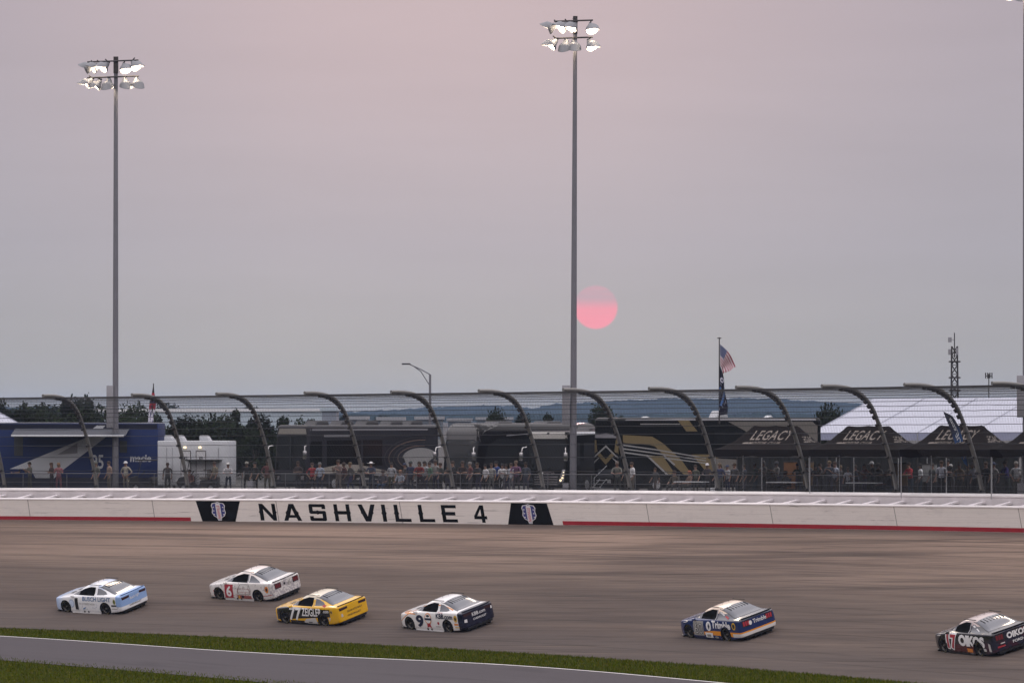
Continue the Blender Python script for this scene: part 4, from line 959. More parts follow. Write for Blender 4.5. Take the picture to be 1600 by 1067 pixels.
# ------------------------------------------------------------------ golf carts
def cart(label,px,D,hdg,canopy,screen=False,lights=False):
    T=thing('golf_cart',label,'golf cart',gp(px,D),(0,0,R(hdg)),'golf carts behind the rail'); Mb=mat('cart_body',(.02,.02,.022),.45); Ms=mat('cart_seat',(.10,.09,.08),.7)
    m=MB(); 
    m.prism([(-1.2,.3),(1.15,.3),(1.3,.55),(1.15,.85),(.75,.95),(.6,.5),(-.1,.45),(-.15,.7),(-1.2,.78)],0,1.15,Matrix.Rotation(R(90),4,'X')); m.build('body',Mb,T,30)
    m=MB(); m.box((-.35,0,.82),(.5,1.1,.14)); m.box((-.62,0,1.1),(.12,1.1,.5)); m.build('seat',Ms,T); m=MB(); m.box((-1.0,0,.84),(.4,1.05,.12)); m.box((-.75,0,1.08),(.1,1.05,.4)); m.build('rear_seat',Ms,T)
    for x in (.85,-.8):
        for y in (-.5,.5): wheel_obj(T,(x,y,.26),.26,.2)
    if canopy:
        for x0,x1 in ((.75,.5),(-1.15,-1.05)):
            for y in (-.52,.52): m=MB(); m.tube([(x0,y,.8),(x1,y,1.86)],.022,6); m.build('roof_strut',M_poledk,T)
        me=rbox_mesh('canopy',(2.1,1.25,.09),.035,Mb,2); obj('canopy',me,T,(-.28,0,1.9))
    if screen: m=MB(); m.box((.62,0,1.35),(.03,1.05,.75),M=Matrix.Rotation(R(-14),4,'Y')); m.build('windscreen',mat('cart_screen',(.02,.06,.2),.15),T)
    m=MB(); m.tube([(.55,.3,.9),(.35,.3,1.15)],.02,6); m.lathe([(.15,-.015),(.17,0),(.15,.015)],14,Matrix.Translation((.35,.3,1.15))@Matrix.Rotation(R(55),4,'Y')); m.build('steering_wheel',M_rub,T)
    for y in (-.4,.4):
        m=MB(); m.lathe([(.001,0),(.07,.0),(.06,.04),(.001,.05)],10,Matrix.Translation((1.26,y,.66))@Matrix.Rotation(R(90),4,'Y')); m.build('headlight',M_lit if lights else M_chr,T)
    return T
cart('black golf cart with a dark curved canopy in front of the white trailer',312,DW(312,-5.2),172,True)
cart('dark golf cart with a blue windscreen beside the leftmost light pole',233,DW(233,-5.4),190,True,True,True)
cart('dark golf cart behind the rail left of the centre light pole, below the second motorhome',655,DW(655,-5.4),160,False)

# ------------------------------------------------------------------ tents
M_tent=mat('white_tent_fabric',(.47,.49,.57),.6,var=.05,scale=.5); M_seam=mat('tent_seam',(.30,.31,.36),.7)
def big_tent(label,corners,vh,nseam):
    a,b,c_,d=corners   # ridge-left, ridge-right, eave-right, eave-left (world)
    o=Vector(((d.x+c_.x)/2,(d.y+c_.y)/2,7.5)); T=thing('frame_tent',label,'tent',o)
    back=[2*a-d,2*b-c_]; back=[Vector((2*a.x-d.x,2*a.y-d.y,d.z)),Vector((2*b.x-c_.x,2*b.y-c_.y,c_.z))]
    m=MB()
    def sag(p,q,r,s,u,v,k):
        p0=p.lerp(q,u); p1=s.lerp(r,u); x=p0.lerp(p1,v); x.z-=k*math.sin(math.pi*v)*(.35+.65*abs(math.sin(math.pi*u*nseam))); return x-o
    m.grid(lambda u,v:sag(a,b,c_,d,u,v,.12),nseam*4,8); m.grid(lambda u,v:sag(a,b,back[1],back[0],u,v,.12),nseam*4,8); m.build('roof',M_tent,T,60)
    m=MB(); m.add([a-o,d-o,back[0]-o],[(0,1,2)]); m.add([b-o,c_-o,back[1]-o],[(0,1,2)]); m.build('gable',M_tent,T)
    m=MB(); 
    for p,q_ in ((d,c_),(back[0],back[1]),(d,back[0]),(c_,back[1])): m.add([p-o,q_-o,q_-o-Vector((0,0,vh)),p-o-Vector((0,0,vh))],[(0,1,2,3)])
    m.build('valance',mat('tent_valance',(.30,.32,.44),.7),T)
    for k in range(nseam+1):
        u=k/nseam; p=a.lerp(b,u)-o; q_=d.lerp(c_,u)-o; m=MB(); m.tube([p+Vector((0,0,.02)),q_+Vector((0,0,.02))],.022,5); m.build('seam',M_seam,T)
        for e in (d.lerp(c_,u),back[0].lerp(back[1],u)): m=MB(); m.tube([e-o,Vector((e.x-o.x,e.y-o.y,0))],.06,6); m.build('leg',M_alum,T)
    return T
big_tent('large white frame tent behind the black canopies',[at(1364,623,356),at(1700,620,340),at(1608,676,318),at(1268,676,334)],.5,4)
big_tent('small white tent peak beyond the blue trailer at the left edge',[at(-30,638,318),at(-8,640,322),at(34,664,318),at(-60,664,312)],.4,1)
M_can=mat('black_canopy_fabric',(.008,.006,.006),.85,spec=.08,var=.25,scale=3); M_ctx=mat('canopy_print',(.20,.175,.155),.8)
def canopy(label,px,D,Lc,Wc,yaw,group,ytop=665,yeave=702,ridge=.48,txts=True):
    c=gp(px,D); c.z=gz(c.x,c.y); T=thing('pop_up_canopy',label,'canopy',c,(0,0,R(yaw)),group)
    zt=at(px,ytop,D).z-c.z; ze=at(px,yeave,D).z-c.z; hx,hy=Lc/2,Wc/2; rx=hx*ridge
    def srf(x,y):
        ty=1-abs(y)/hy; tx=min(1,(hx-abs(x))/(hx-rx)); t=max(0,min(tx,ty)); s=t-.16*math.sin(math.pi*t); dr=.07*math.sin(math.pi*min(1,(abs(x)/rx if abs(x)<rx else 1)))*(ty>.6)
        return ze+(zt-ze)*s-dr*.6
    m=MB(); n=36; m.grid(lambda u,v:Vector(((u-.5)*Lc,(v-.5)*Wc,srf((u-.5)*Lc,(v-.5)*Wc))),n,24)
    rf=m.build('roof',M_can,T,70); bvv=bvh_of(rf.data)
    m=MB()
    per=[(-hx,-hy),(hx,-hy),(hx,hy),(-hx,hy),(-hx,-hy)]
    for i in range(4):
        a,b=Vector(per[i]),Vector(per[i+1]); m.grid(lambda u,v:Vector((a.x+(b.x-a.x)*u,a.y+(b.y-a.y)*u,ze-(.36+.05*math.sin(u*14))*v)),24,2)
    m.build('valance',M_can,T,60)
    for x in (-hx+.05,0,hx-.05):
        for y in (-hy+.05,hy-.05):
            if x==0 and y>0: continue
            m=MB(); m.tube([(x,y,0),(x,y,ze)],.028,6); m.build('leg',M_alum,T)
    if txts:
        def tx(s,x0,w,z0,z1,sh,bold,nm='lettering'):
            vs,fs,_,_=text_geo(s,bold,1.08,sh); decal(nm,(vs,fs),lambda u,v:Vector((x0+w*u,-6,z0+(z1-z0)*v)),(0,1,0),bvv,M_ctx,T,.02,.3)
        dz=zt-ze; tx('LEGACY',-hx*.42,hx*.88,ze+dz*.40,ze+dz*.80,.35,.01); tx('MOTOR CLUB',-hx*.40,hx*.66,ze+dz*.22,ze+dz*.33,.35,.008)
        decal('print_bar',poly_geo([(0,0),(.25,.1),(.22,1),(.02,.8)]),lambda u,v:Vector((-hx*.52+hx*.5*u,-6,ze+dz*(.24+.07*v))),(0,1,0),bvv,M_ctx,T,.02,.3)
        vs,fs,_,_=text_geo('LEGACY',.01,1.08,.3); decal('lettering',(vs,fs),lambda u,v:Vector((8,-hy*.52+hy*.95*u,ze+dz*(.30+.26*v))),(-1,0,0),bvv,M_ctx,T,.02,.3)
    return T
gC='black hospitality canopies'
canopy('black canopy with faded lettering, left one of the row, beside the long black coach',1212,259,5.6,3.6,-28,gC)
canopy('black lettered canopy in the middle of the row, below the white tent',1357,253,5.2,3.6,-30,gC,665)
canopy('black lettered canopy with the blue feather banner in front of it',1502,247,5.2,3.6,-31,gC,664)
canopy('black canopy mostly cut off by the right edge of the frame',1645,242,5.2,3.6,-32,gC,664)
# things under the canopies
M_wood=mat('orange_wood',(.20,.09,.035),.7,var=.3,scale=3); M_ply=mat('brown_ply',(.13,.085,.04),.7,var=.3)
def slab(name,label,cat,px,D,w,h,z0,mt,th=.06,yaw=-25,legs=True):
    T=thing(name,label,cat,gp(px,D),(0,0,R(yaw))); m=MB(); m.box((0,0,z0+h/2),(w,th,h)); m.build('panel',mt,T)
    m=MB(); m.box((0,-th/2-.01,z0+h-.03),(w+.04,.03,.06)); m.box((0,-th/2-.01,z0+.03),(w+.04,.03,.06)); m.build('frame',M_poledk,T)
    for s in (-1,1): m=MB(); m.box((s*(w/2-.03),0,z0/2),(.05,.05,max(.05,z0))); m.build('foot',M_poledk,T)
    return T
slab('wooden_panel','upright orange wooden panel under the left black canopy','panel',1235,262,.75,1.55,.3,M_wood)
slab('wooden_panel','upright brown board under the left canopy, right of the orange panel','panel',1263,262,.6,1.35,.5,M_ply)
slab('wooden_panel','brown board in the shade of the middle canopy','panel',1405,254,.9,1.3,.5,M_ply)
slab('white_board','pale board standing under the right canopies behind two spectators','board',1450,252,.95,1.0,.75,mat('grey_board',(.22,.23,.23),.6))
# backdrop curtains of the hospitality area
for px,D,lb in ((1225,266,'dark back curtain of the left canopy'),(1368,260,'dark back curtain of the middle canopy'),(1512,254,'dark back curtain of the right canopy')):
    T=thing('back_curtain',lb,'curtain',gp(px,D),(0,0,R(-30))); m=MB(); m.grid(lambda u,v:Vector((-2.9+5.8*u,.06*math.sin(u*60),2.1*v)),60,3); m.build('cloth',mat('curtain_cloth',(.006,.008,.008),.9),T,80)
    m=MB(); m.tube([(-2.9,0,2.1),(2.9,0,2.1)],.03,6); m.build('rail',M_poledk,T)
    for x in (-2.9,2.9): m=MB(); m.tube([(x,0,0),(x,0,2.1)],.03,6); m.build('post',M_poledk,T)
# folding tables + chairs
def table(px,D,label):
    T=thing('folding_table',label,'table',gp(px,D),(0,0,R(-30)),'folding tables under the canopies'); m=MB(); m.box((0,0,.75),(1.8,.75,.05)); m.build('table_top',M_white2,T)
    for x in (-.75,.75):
        for y in (-.3,.3): m=MB(); m.tube([(x,y,0),(x,y,.73)],.018,6); m.build('leg',M_poledk,T)
table(1225,258,'folding table in front of the orange wooden panel'); table(1350,253,'folding table under the middle black canopy'); table(1080,262,'folding table left of the left canopy, near seated people')
def chair_mesh():
    s=MB(); s.box((0,0,.45),(.5,.46,.03)); b=MB(); b.box((0,.22,.72),(.5,.03,.42)); l=MB()
    f=[]
    for x in (-.24,.24): 
        k=MB(); k.tube([(x,-.22,0),(x,.24,.55),(x,.25,.95)],.014,5); k.tube([(x,.22,0),(x,-.22,.55)],.014,5); f.append(k.mesh('leg_frame',M_poledk))
    mm=mat('chair_fabric',(.04,.04,.05),.9); return s.mesh('seat',mm),b.mesh('backrest',mm),f
CHM=chair_mesh()
def chair(px,D,yaw,label):
    T=thing('folding_chair',label,'chair',gp(px,D),(0,0,R(yaw)),'folding chairs behind the rail'); obj('seat',CHM[0],T); obj('backrest',CHM[1],T)
    for f in CHM[2]: obj('leg_frame',f,T)
# feather banner
g=gp(1511,246); T=thing('feather_banner','curved blue feather banner with white vertical lettering before the right canopy','banner',g)
k=246/F; base=Vector((0,0,0)); zq=lambda y:(at(1511,y,246).z-g.z)
pts=[(1512,768),(1512,730),(1508,700),(1499,668),(1488,650),(1474,643)]
P=[Vector(((x-1511)*k,0,zq(y))) for x,y in pts]; m=MB(); m.tube(P,[.03,.028,.022,.016,.012,.008],6); m.build('pole',M_poledk,T,60)
Lf=[(1474,644),(1481,662),(1489,685),(1497,705),(1506,724)]; Rt=[(1474,643),(1488,650.5),(1499,668.5),(1507,698),(1511.5,728)]
def lr(Q,v):
    x=v*(len(Q)-1); i=min(int(x),len(Q)-2); f=x-i; return (Q[i][0]*(1-f)+Q[i+1][0]*f,Q[i][1]*(1-f)+Q[i+1][1]*f)
def f4(u,v):
    a=lr(Lf,v); b=lr(Rt,v); x=a[0]*(1-u)+b[0]*u; y=a[1]*(1-u)+b[1]*u; return Vector(((x-1511)*k,-.02-.03*math.sin(u*4+v*5),zq(y)))
def fbn(t,tcn):
    g_=G(t,tcn,'UV'); return g_.mix(g_.sm(g_.y,.35,.9),(.010,.012,.03),(.02,.13,.42))
m=MB(); m.grid(f4,6,24); m.build('cloth',mat('blue_banner_cloth',(.02,.05,.2),.8,build=fbn),T,80,uv=m.uvs)
vs,fs,_,_=text_geo('VALUE.com',.02,1.05)
V3=[f4(.32+.42*(1-y),.92-.70*x)+Vector((0,-.05,0)) for x,y in vs]
m=MB(); m.add(V3,fs); m.build('lettering',M_white2,T,fix=False)
# small bits by the rail
def box_item(name,label,cat,px,D,d,mt,lid=None):
    T=thing(name,label,cat,gp(px,D),(0,0,R(-30))); obj('body',rbox_mesh('body',d,.03,mt,2),T,(0,0,d[2]/2)); obj('lid',rbox_mesh('lid',(d[0]*1.04,d[1]*1.04,.06),.02,lid or mt,2),T,(0,0,d[2]+.035)); return T
box_item('cooler','white cooler box on the ground left of the left canopy','cooler',1117,261,(.42,.35,.36),M_white2)
box_item('waste_bin','pale grey bin beside two dark clothed spectators','bin',393,284,(.36,.36,.62),M_ltg)
T=thing('boarding_steps','grey folding entry steps beside the centre light pole','steps',gp(925,270),(0,0,R(-35)))
for i in range(4): m=MB(); m.box((.0+.22*i,0,.18+.2*i),(.26,.7,.03)); m.build('tread',M_alum,T)
for y in (-.34,.34): m=MB(); m.tube([(-.1,y,0),(.75,y,.85)],.025,6); m.build('stringer',M_alum,T); 
m=MB(); m.tube([(-.1,.36,.9),(.75,.36,1.6)],.018,6); m.tube([(-.1,.36,.1),(-.1,.36,.9)],.018,6); m.build('handrail',M_alum,T)
# ------------------------------------------------------------------ race cars
def zf(z): return z if z<.3 else .3+(z-.3)*1.085
PX_=[2.45,2.40,2.25,1.95,1.43,1.0,.78,.30,-.05,-.55,-1.05,-1.45,-1.85,-2.12,-2.42,-2.52]
def car_sections():
    # x: (bottom z, sill half width, belt half width, belt z, roof half width, top z)
    D={2.45:(.20,.42,.42,.53,.32,.550),2.40:(.12,.62,.60,.60,.46,.625),2.25:(.09,.80,.77,.665,.56,.690),1.95:(.08,.935,.90,.725,.63,.745),
    1.43:(.08,.985,.955,.785,.66,.805),1.0:(.08,.985,.945,.83,.68,.845),.78:(.08,.982,.93,.85,.70,.93),.30:(.08,.980,.92,.87,.64,1.20),
    -.05:(.08,.980,.92,.885,.61,1.295),-.55:(.08,.980,.93,.90,.60,1.325),-1.05:(.08,.985,.95,.91,.59,1.285),-1.45:(.09,.99,.965,.92,.61,1.185),
    -1.85:(.11,.985,.96,.925,.64,1.015),-2.12:(.14,.97,.945,.93,.68,.955),-2.42:(.20,.955,.93,.93,.70,.945),-2.52:(.27,.91,.91,.90,.66,.915)}
    S_=[]
    for x in PX_:
        zb,ws_,wb,zB,wr,zt=D[x]; gh=zt-zB
        h=[(0,zb),(ws_*.6,zb),(ws_-.03,zb),(ws_,zb+.05),(ws_+.012,zb+(zB-zb)*.35),(ws_,zb+(zB-zb)*.72),(wb,zB-.035),(wb-.05,zB),
           (wb-.13,zB+min(.012,gh*.3)),((wb-.13)*.45+wr*.55,zB+gh*.55),(wr,zt-min(.05,gh*.25)),(wr-.10,zt-min(.012,gh*.1)),(wr*.45,zt),(0,zt+.006)]
        S_.append((x,h))
    return S_
def make_body():
    S_=car_sections(); n=len(S_[0][1]); vs=[]; ring=2*n-2
    for x,h in S_:
        h=[(y,zf(z)) for y,z in h]
        for (y,z) in h: vs.append((x,y,z))
        for (y,z) in h[-2:0:-1]: vs.append((x,-y,z))
    fs=[]
    for i in range(len(S_)-1):
        for k in range(ring): fs.append((i*ring+k,i*ring+(k+1)%ring,(i+1)*ring+(k+1)%ring,(i+1)*ring+k))
    m=MB(); m.add(vs,fs)
    for e in (0,len(S_)-1):
        o=e*ring
        for k in range(n-1):
            a,b=o+k,o+k+1; c=o+(ring-k-1)%ring if k+1<n-1 else o+n-1; d=o+(ring-k)%ring
            f=[a,b]; 
            if c!=b: f.append(c)
            if d!=a and d!=c: f.append(d)
            if len(f)>2: m.add([],[]) ; m.f.append(tuple(f)); m.mi.append(0)
    me=m.mesh('b',[cm((.5,.5,.5)),cm((.01,.01,.01),key='wheel_well')]); o=obj('b',me); o.modifiers.new('s','SUBSURF').levels=2
    cut=MB()
    for x in (1.42,-1.37):
        for sg in (-1,1):
            M=Matrix.Translation((x,sg*.95,.36))@Matrix.Rotation(R(90),4,'X'); cut.lathe([(.0,-.42),(.405,-.42),(.405,.42),(.0,.42)],28,M)
    c_=MB()
    vs=[];nn=28
    co=[]
    for x in (1.42,-1.37):
        for sg in (-1,1):
            k=MB(); pts=[]
            for s in (-.36,.36):
                for j in range(nn): a=2*math.pi*j/nn; pts.append(Vector((x+.385*math.cos(a),sg*.95+s,.312+.350*math.sin(a))))
            k.add(pts,[(j,(j+1)%nn,nn+(j+1)%nn,nn+j) for j in range(nn)]+[tuple(range(nn))[::-1],tuple(range(nn,2*nn))])
            co.append(obj('c',k.mesh('c',cm((.01,.01,.01),key='wheel_well'))))
    for c in co:
        b=o.modifiers.new('x','BOOLEAN'); b.operation='DIFFERENCE'; b.object=c; b.solver='EXACT'
    bpy.context.view_layer.update(); res=evaluated(o,'race_car_body')
    for c in co: bpy.data.objects.remove(c)
    bpy.data.objects.remove(o)
    for p in res.polygons:
        c=p.center; w=any(math.hypot(c.x-x,c.z-.312)<.389 and abs(p.normal.y)<.9 or (math.hypot(c.x-x,c.z-.312)<.40 and abs(c.y)<.62) for x in (1.42,-1.37))
        p.material_index=1 if w else 0
    shade(res,38); return res
CS=1.10
BODY=make_body(); CBV=bvh_of(BODY)
M_well=cm((.01,.01,.01),key='wheel_well'); M_tyre=mat('race_tyre',(.016,.015,.014),.8,spec=.25,var=.25); M_rimc=mat('dark_rim',(.05,.045,.04),.35,.7); M_nut=mat('wheel_nut',(.45,.43,.38),.3,.8)
M_ygl=mat('tyre_lettering',(.10,.085,.03),.8)
M_cglass=mat('race_window',(.055,.06,.075),.12,spec=.5,coat=.55,var=.05); M_cdark=mat('cockpit_dark',(.005,.005,.005),.9,spec=.05); M_carb=mat('carbon_black',(.010,.010,.011),.4)
M_tail=mat('tail_light_red',(.16,.012,.02),.3,coat=.6); M_taild=mat('tail_light_dark',(.035,.012,.014),.25,coat=.6)
def ww(pts,dirn):  # unit placement helpers per face of the car
    return pts
def cside(name,poly,mt,parent,off=.006,holes=None,geo=None,maxe=.12):
    """poly in (metres behind the nose, height) on the left side"""
    return decal(name,geo or poly_geo(poly,holes),lambda u,v:Vector((2.45-u,3,zf(v))),(0,-1,0),CBV,mt,parent,off,maxe)
def csideR(name,poly,mt,parent,off=.006): return decal(name,poly_geo(poly),lambda u,v:Vector((2.45-u,-3,zf(v))),(0,1,0),CBV,mt,parent,off,.12)
def crear(name,poly,mt,parent,off=.006,geo=None,maxe=.12):
    """poly in (metres right of centre as seen from behind, height)"""
    return decal(name,geo or poly_geo(poly),lambda u,v:Vector((-5,-u,zf(v))),(1,0,0),CBV,mt,parent,off,maxe)
def ctop(name,poly,mt,parent,off=.006,maxe=.12): return decal(name,poly_geo(poly),lambda u,v:Vector((u,v,4)),(0,0,-1),CBV,mt,parent,off,maxe)
def cfront(name,poly,mt,parent,off=.006): return decal(name,poly_geo(poly),lambda u,v:Vector((5,u,zf(v))),(-1,0,0),CBV,mt,parent,off,.12)
def tgeo(s,x0,z0,w,h,bold=.02,slant=0,spc=1.0,lean=0):
    vs,fs,_,_=text_geo(s,bold,spc,0); return ([(x0+w*x+slant*y*h,z0+h*y+lean*x*w) for x,y in vs],fs)
def paint(name,build,rough=.22): return mat(name,(.5,.5,.5),rough,coat=.7,var=.05,build=build,spec=.5)
WHL=None
def car_wheel(parent,x,sg):
    global WHL
    if WHL is None:
        M=Matrix.Rotation(R(-90),4,'X')   # local z -> +y
        a=MB(); a.lathe([(.235,-.14),(.30,-.17),(.345,-.15),(.352,-.10),(.353,.10),(.345,.14),(.30,.165),(.245,.15),(.235,.12)],36,M); t=a.mesh('tyre',M_tyre,35)
        b=MB(); b.lathe([(.238,.145),(.215,.12),(.20,.05),(.10,.02),(.001,.04)],28,M); 
        for k in range(10):
            an=2*math.pi*k/10; b.box((math.cos(an)*.14,.085,math.sin(an)*.14),(.16,.03,.028),M=Matrix.Rotation(-an,4,'Y'))
        r=b.mesh('rim',M_rimc,35); c=MB(); c.lathe([(.001,.15),(.032,.15),(.035,.07)],12,M); nt=c.mesh('wheel_nut',M_nut,35)
        d=MB(); 
        for a0 in (40,220):
            pts=[]
            for j in range(9): an=R(a0+6*j); pts.append((math.cos(an),math.sin(an)))
            for j in range(8):
                q=[Vector((pts[j][0]*.265,.168,pts[j][1]*.265)),Vector((pts[j][0]*.29,.172,pts[j][1]*.29)),Vector((pts[j+1][0]*.29,.172,pts[j+1][1]*.29)),Vector((pts[j+1][0]*.265,.168,pts[j+1][1]*.265))]; d.add(q,[(0,1,2,3)])
        WHL=(t,r,nt,d.mesh('tyre_lettering',M_ygl))
    w=obj('tyre',WHL[0],None,(x,sg*.80,.353)); e=bpy.data.objects.new('wheel',None); COL.objects.link(e); e.parent=parent; e.location=(x,sg*.80,.322); e.scale=(.91,1,.91)
    w.location=(0,0,0); w.parent=e; o=[w]
    for m in WHL[1:3]: o.append(obj(m.name,m,e))
    o.append(obj('tyre_lettering',WHL[3],e))
    if sg<0: e.rotation_euler=(0,0,R(180))
    return e
def race_car(label,fpx,rpx,pt_mat,mustang=False,tail=M_tail,skirt=None,steer=0,spoil=M_carb,hood=None):
    pf,phf,wf=on_track(*fpx); pr,phr,wr=on_track(*rpx)
    ph=(phf+phr)/2; w=(wf+wr)/2
    hdg=Vector((-math.sin(ph),math.cos(ph),0))
    # blend the wheel contact direction with the line of the track
    up=Vector((-math.cos(ph)*math.sin(BETA),-math.sin(ph)*math.sin(BETA),math.cos(BETA)))
    hd=hdg; lf=up.cross(hd).normalized()
    c=(pf+pr)/2; ph_,w_=phiw(c.x,c.y); c.z=track_z(ph_,w_)
    mid=c-lf*.96*CS-hd*.33
    M=Matrix((hd,lf,up)).transposed().to_4x4(); M=M@Matrix.Rotation(R(steer-4.0),4,'Z')@Matrix.Rotation(R(-2.0),4,'X')
    T=thing('race_car',label,'race car',mid,M.to_euler(),'race cars on the banked track'); T.scale=(CS,CS,CS)
    b=obj('body',BODY,T); b.data=BODY.copy(); b.data.materials[0]=pt_mat; b.data.materials[1]=M_well
    for x in (1.42,-1.37):
        for sg in (-1,1): car_wheel(T,x,sg)
    # glass
    if mustang:
        q=[(2.45+.92,.905),(2.45+1.62,.918),(2.45+1.22,1.06),(2.45+.98,1.155),(2.45+.80,1.17),(2.45+.78,.905)]
        dwin=[(1.86,.875),(3.10,.905),(3.10,1.185),(2.80,1.205),(2.44,1.15)]
        dwin=[(1.62,.865),(3.10,.893),(3.10,1.215),(2.72,1.225),(2.28,1.13)]
    else:
        q=[(2.45+.80,.915),(2.45+1.30,.935),(2.45+1.50,.97),(2.45+1.36,1.06),(2.45+1.0,1.16),(2.45+.78,1.18)]
        dwin=[(1.62,.865),(3.14,.893),(3.14,1.215),(2.72,1.225),(2.28,1.13)]
    for f in (cside,csideR):
        f('side_window',dwin,M_cdark,T); f('quarter_window',q,M_cglass,T)
        f('vent_window',[(1.54,.862),(1.98,.876),(2.02,1.03),(2.0,1.05)],M_cglass,T,.009)
        f('window_post',[(3.10,.89),(3.17,.89),(3.15,1.22),(3.08,1.22)],pt_mat if not mustang else M_ltg,T,.010)
    ctop('rear_window',[(-.98,-.57),(-.90,-.59),(-1.5,-.66),(-1.98,-.72),(-2.03,-.55),(-2.05,0),(-2.03,.55),(-1.98,.72),(-1.5,.66),(-.90,.59),(-.98,.57),(-.93,0)],M_cglass,T,.007)
    ctop('windshield',[(.86,-.78),(.80,-.84),(.30,-.66),(.22,-.3),(.20,0),(.22,.3),(.30,.66),(.80,.84),(.86,.78),(.93,0)],M_cglass,T,.007)
    for k in range(7):
        y=-.45+.15*k; sb=MB(); sb.add([(a_,y+b_*.008,zf(c_)) for a_,b_,c_ in ((-1.06,-1,1.25),(-1.06,1,1.25),(-1.40,1,1.16),(-1.40,-1,1.16),(-1.06,-1,1.292),(-1.06,1,1.292),(-1.40,1,1.220),(-1.40,-1,1.220))],[(0,3,2,1),(4,5,6,7),(0,1,5,4),(1,2,6,5),(2,3,7,6),(3,0,4,7)]); sb.build('window_strake',M_carb,T)
    for sg in (-1,1):
        a=MB(); a.box((-.55,sg*.60,zf(1.318)),(.9,.012,.03)); a.build('roof_rail',M_carb,T)
        ctop('c_pillar_edge',[(-.75,sg*.60),(-1.5,sg*.68),(-2.02,sg*.76),(-2.02,sg*.74),(-1.5,sg*.655),(-.75,sg*.585)],M_carb,T,.010)
    # spoiler, splitter, diffuser, skirts
    s=MB(); s.grid(lambda u,v:Vector((-2.40-.05*v-.05*(1-abs(2*u-1)**2),(u-.5)*1.74,.985+.05*v)),16,2)
    sp_=s.build('spoiler',spoil,T,60); so_=sp_.modifiers.new('t','SOLIDIFY'); so_.thickness=.012
    s=MB(); s.prism([(2.0,-.93),(2.26,-.80),(2.46,-.40),(2.50,0),(2.46,.40),(2.26,.80),(2.0,.93)],0,.03,Matrix.Translation((0,0,.07))); s.build('splitter',M_carb,T)
    s=MB(); s.box((-2.33,0,.20),(.36,1.5,.10)); 
    for k in range(5): s.box((-2.36,-.6+.3*k,.14),(.34,.015,.16))
    s.build('diffuser',M_carb,T)
    s=MB(); s.box((.02,.955,.085),(2.0,.03,.10)); s.box((.02,-.955,.085),(2.0,.03,.10)); s.build('side_skirt',skirt or M_carb,T)
    for k in (0,1):
        s=MB(); s.tube([(-.15+.28*k,.94,.13),(-.15+.28*k,.985,.13)],.05,10); s.build('exhaust',M_rimc,T,40)
    for y in (-.2,.15): s=MB(); s.tube([(-.35,y,1.40),(-.38,y,1.49)],.008,5); s.build('aerial',M_carb,T)
    for sg in (-1,1):
        obj('wing_mirror',rbox_mesh('wing_mirror',(.10,.16,.10),.03,pt_mat,2),T,(.83,sg*.985,.90))
        ctop('hood_vent',[(1.5,sg*.12),(1.5,sg*.42),(1.28,sg*.46),(1.28,sg*.12)],M_carb,T,.008)
        if mustang:
            for k in range(3): x=sg*(.50+.115*k); crear('tail_light',[(x-.042,.66),(x+.042,.66),(x+.042,.84),(x-.042,.84)],tail,T,.010)
            crear('tail_light_surround',[(sg*.40,.62),(sg*.80,.62),(sg*.82,.87),(sg*.40,.87)],M_carb,T,.005)
        else:
            crear('tail_light',[(sg*.36,.76),(sg*.84,.73),(sg*.86,.85),(sg*.36,.86)],tail,T,.010)
    cfront('grille',[(-.5,.18),(.5,.18),(.42,.33),(-.42,.33)],M_carb,T)
    for sg in (-1,1): cfront('headlight_decal',[(sg*.45,.47),(sg*.68,.44),(sg*.66,.38),(sg*.45,.41)],M_white2,T)
    # driver's head and roll bars seen through the open window
    s=MB(); s.tube([(.35,.70,.9),(.1,.66,1.16)],.02,6); s.tube([(-.5,.70,.9),(-.5,.62,1.2)],.02,6); s.build('roll_cage',M_alum,T)
    return T
def col(name,c,r=.5): return mat(name,c,r,var=.05)
C_w=col('decal_white',(.68,.68,.68)); C_k=col('decal_black',(.012,.012,.014)); C_n=col('decal_navy',(.008,.011,.034)); C_r=col('decal_red',(.33,.02,.03)); C_b=col('decal_blue',(.12,.22,.42)); C_g=col('decal_grey',(.27,.26,.24)); C_y=col('decal_yellow',(.55,.33,.03)); C_o=col('decal_orange',(.60,.20,.03)); C_gr=col('decal_olive',(.16,.18,.03)); C_sk=col('decal_pale',(.48,.47,.46))
def disc(cx,cz,r,n=20,ry=None): return [(cx+r*math.cos(2*math.pi*k/n),cz+(ry or r)*math.sin(2*math.pi*k/n)) for k in range(n)]
# car 1, white and pale blue
def p1_(t,tc_):
    g=G(t,tc_); c=g.mix(g.sm(g.x,1.35,2.1),(.74,.75,.77),(.42,.55,.78)); rear=g.both(g.lt(g.x,-2.15),g.gt(g.z,.45)); c=g.mix(rear,c,(.26,.40,.68))
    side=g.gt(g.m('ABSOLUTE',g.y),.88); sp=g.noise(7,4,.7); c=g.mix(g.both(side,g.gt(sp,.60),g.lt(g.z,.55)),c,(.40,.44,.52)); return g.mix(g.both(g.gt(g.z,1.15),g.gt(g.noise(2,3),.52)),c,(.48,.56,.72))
T=race_car('white race car numbered 1 with pale blue tail, leading at the far left',(100,956.5),(162,958.7),paint('paint_white_blue',p1_),tail=M_taild,skirt=C_w,spoil=C_b)
cside('number',None,C_k,T,.012,geo=tgeo('1',1.74,.22,.22,.54,.04))
cside('number_outline',None,C_w,T,.009,geo=tgeo('1',1.71,.19,.28,.60,.08))
cside('lettering',None,col('decal_slate',(.10,.16,.28)),T,.010,geo=tgeo('BUSCH LIGHT',2.28,.64,1.98,.20,.03,lean=.01))
cside('lettering',None,C_g,T,.010,geo=tgeo('APPLE APPLE',1.72,.44,1.1,.09,.0)) if False else None
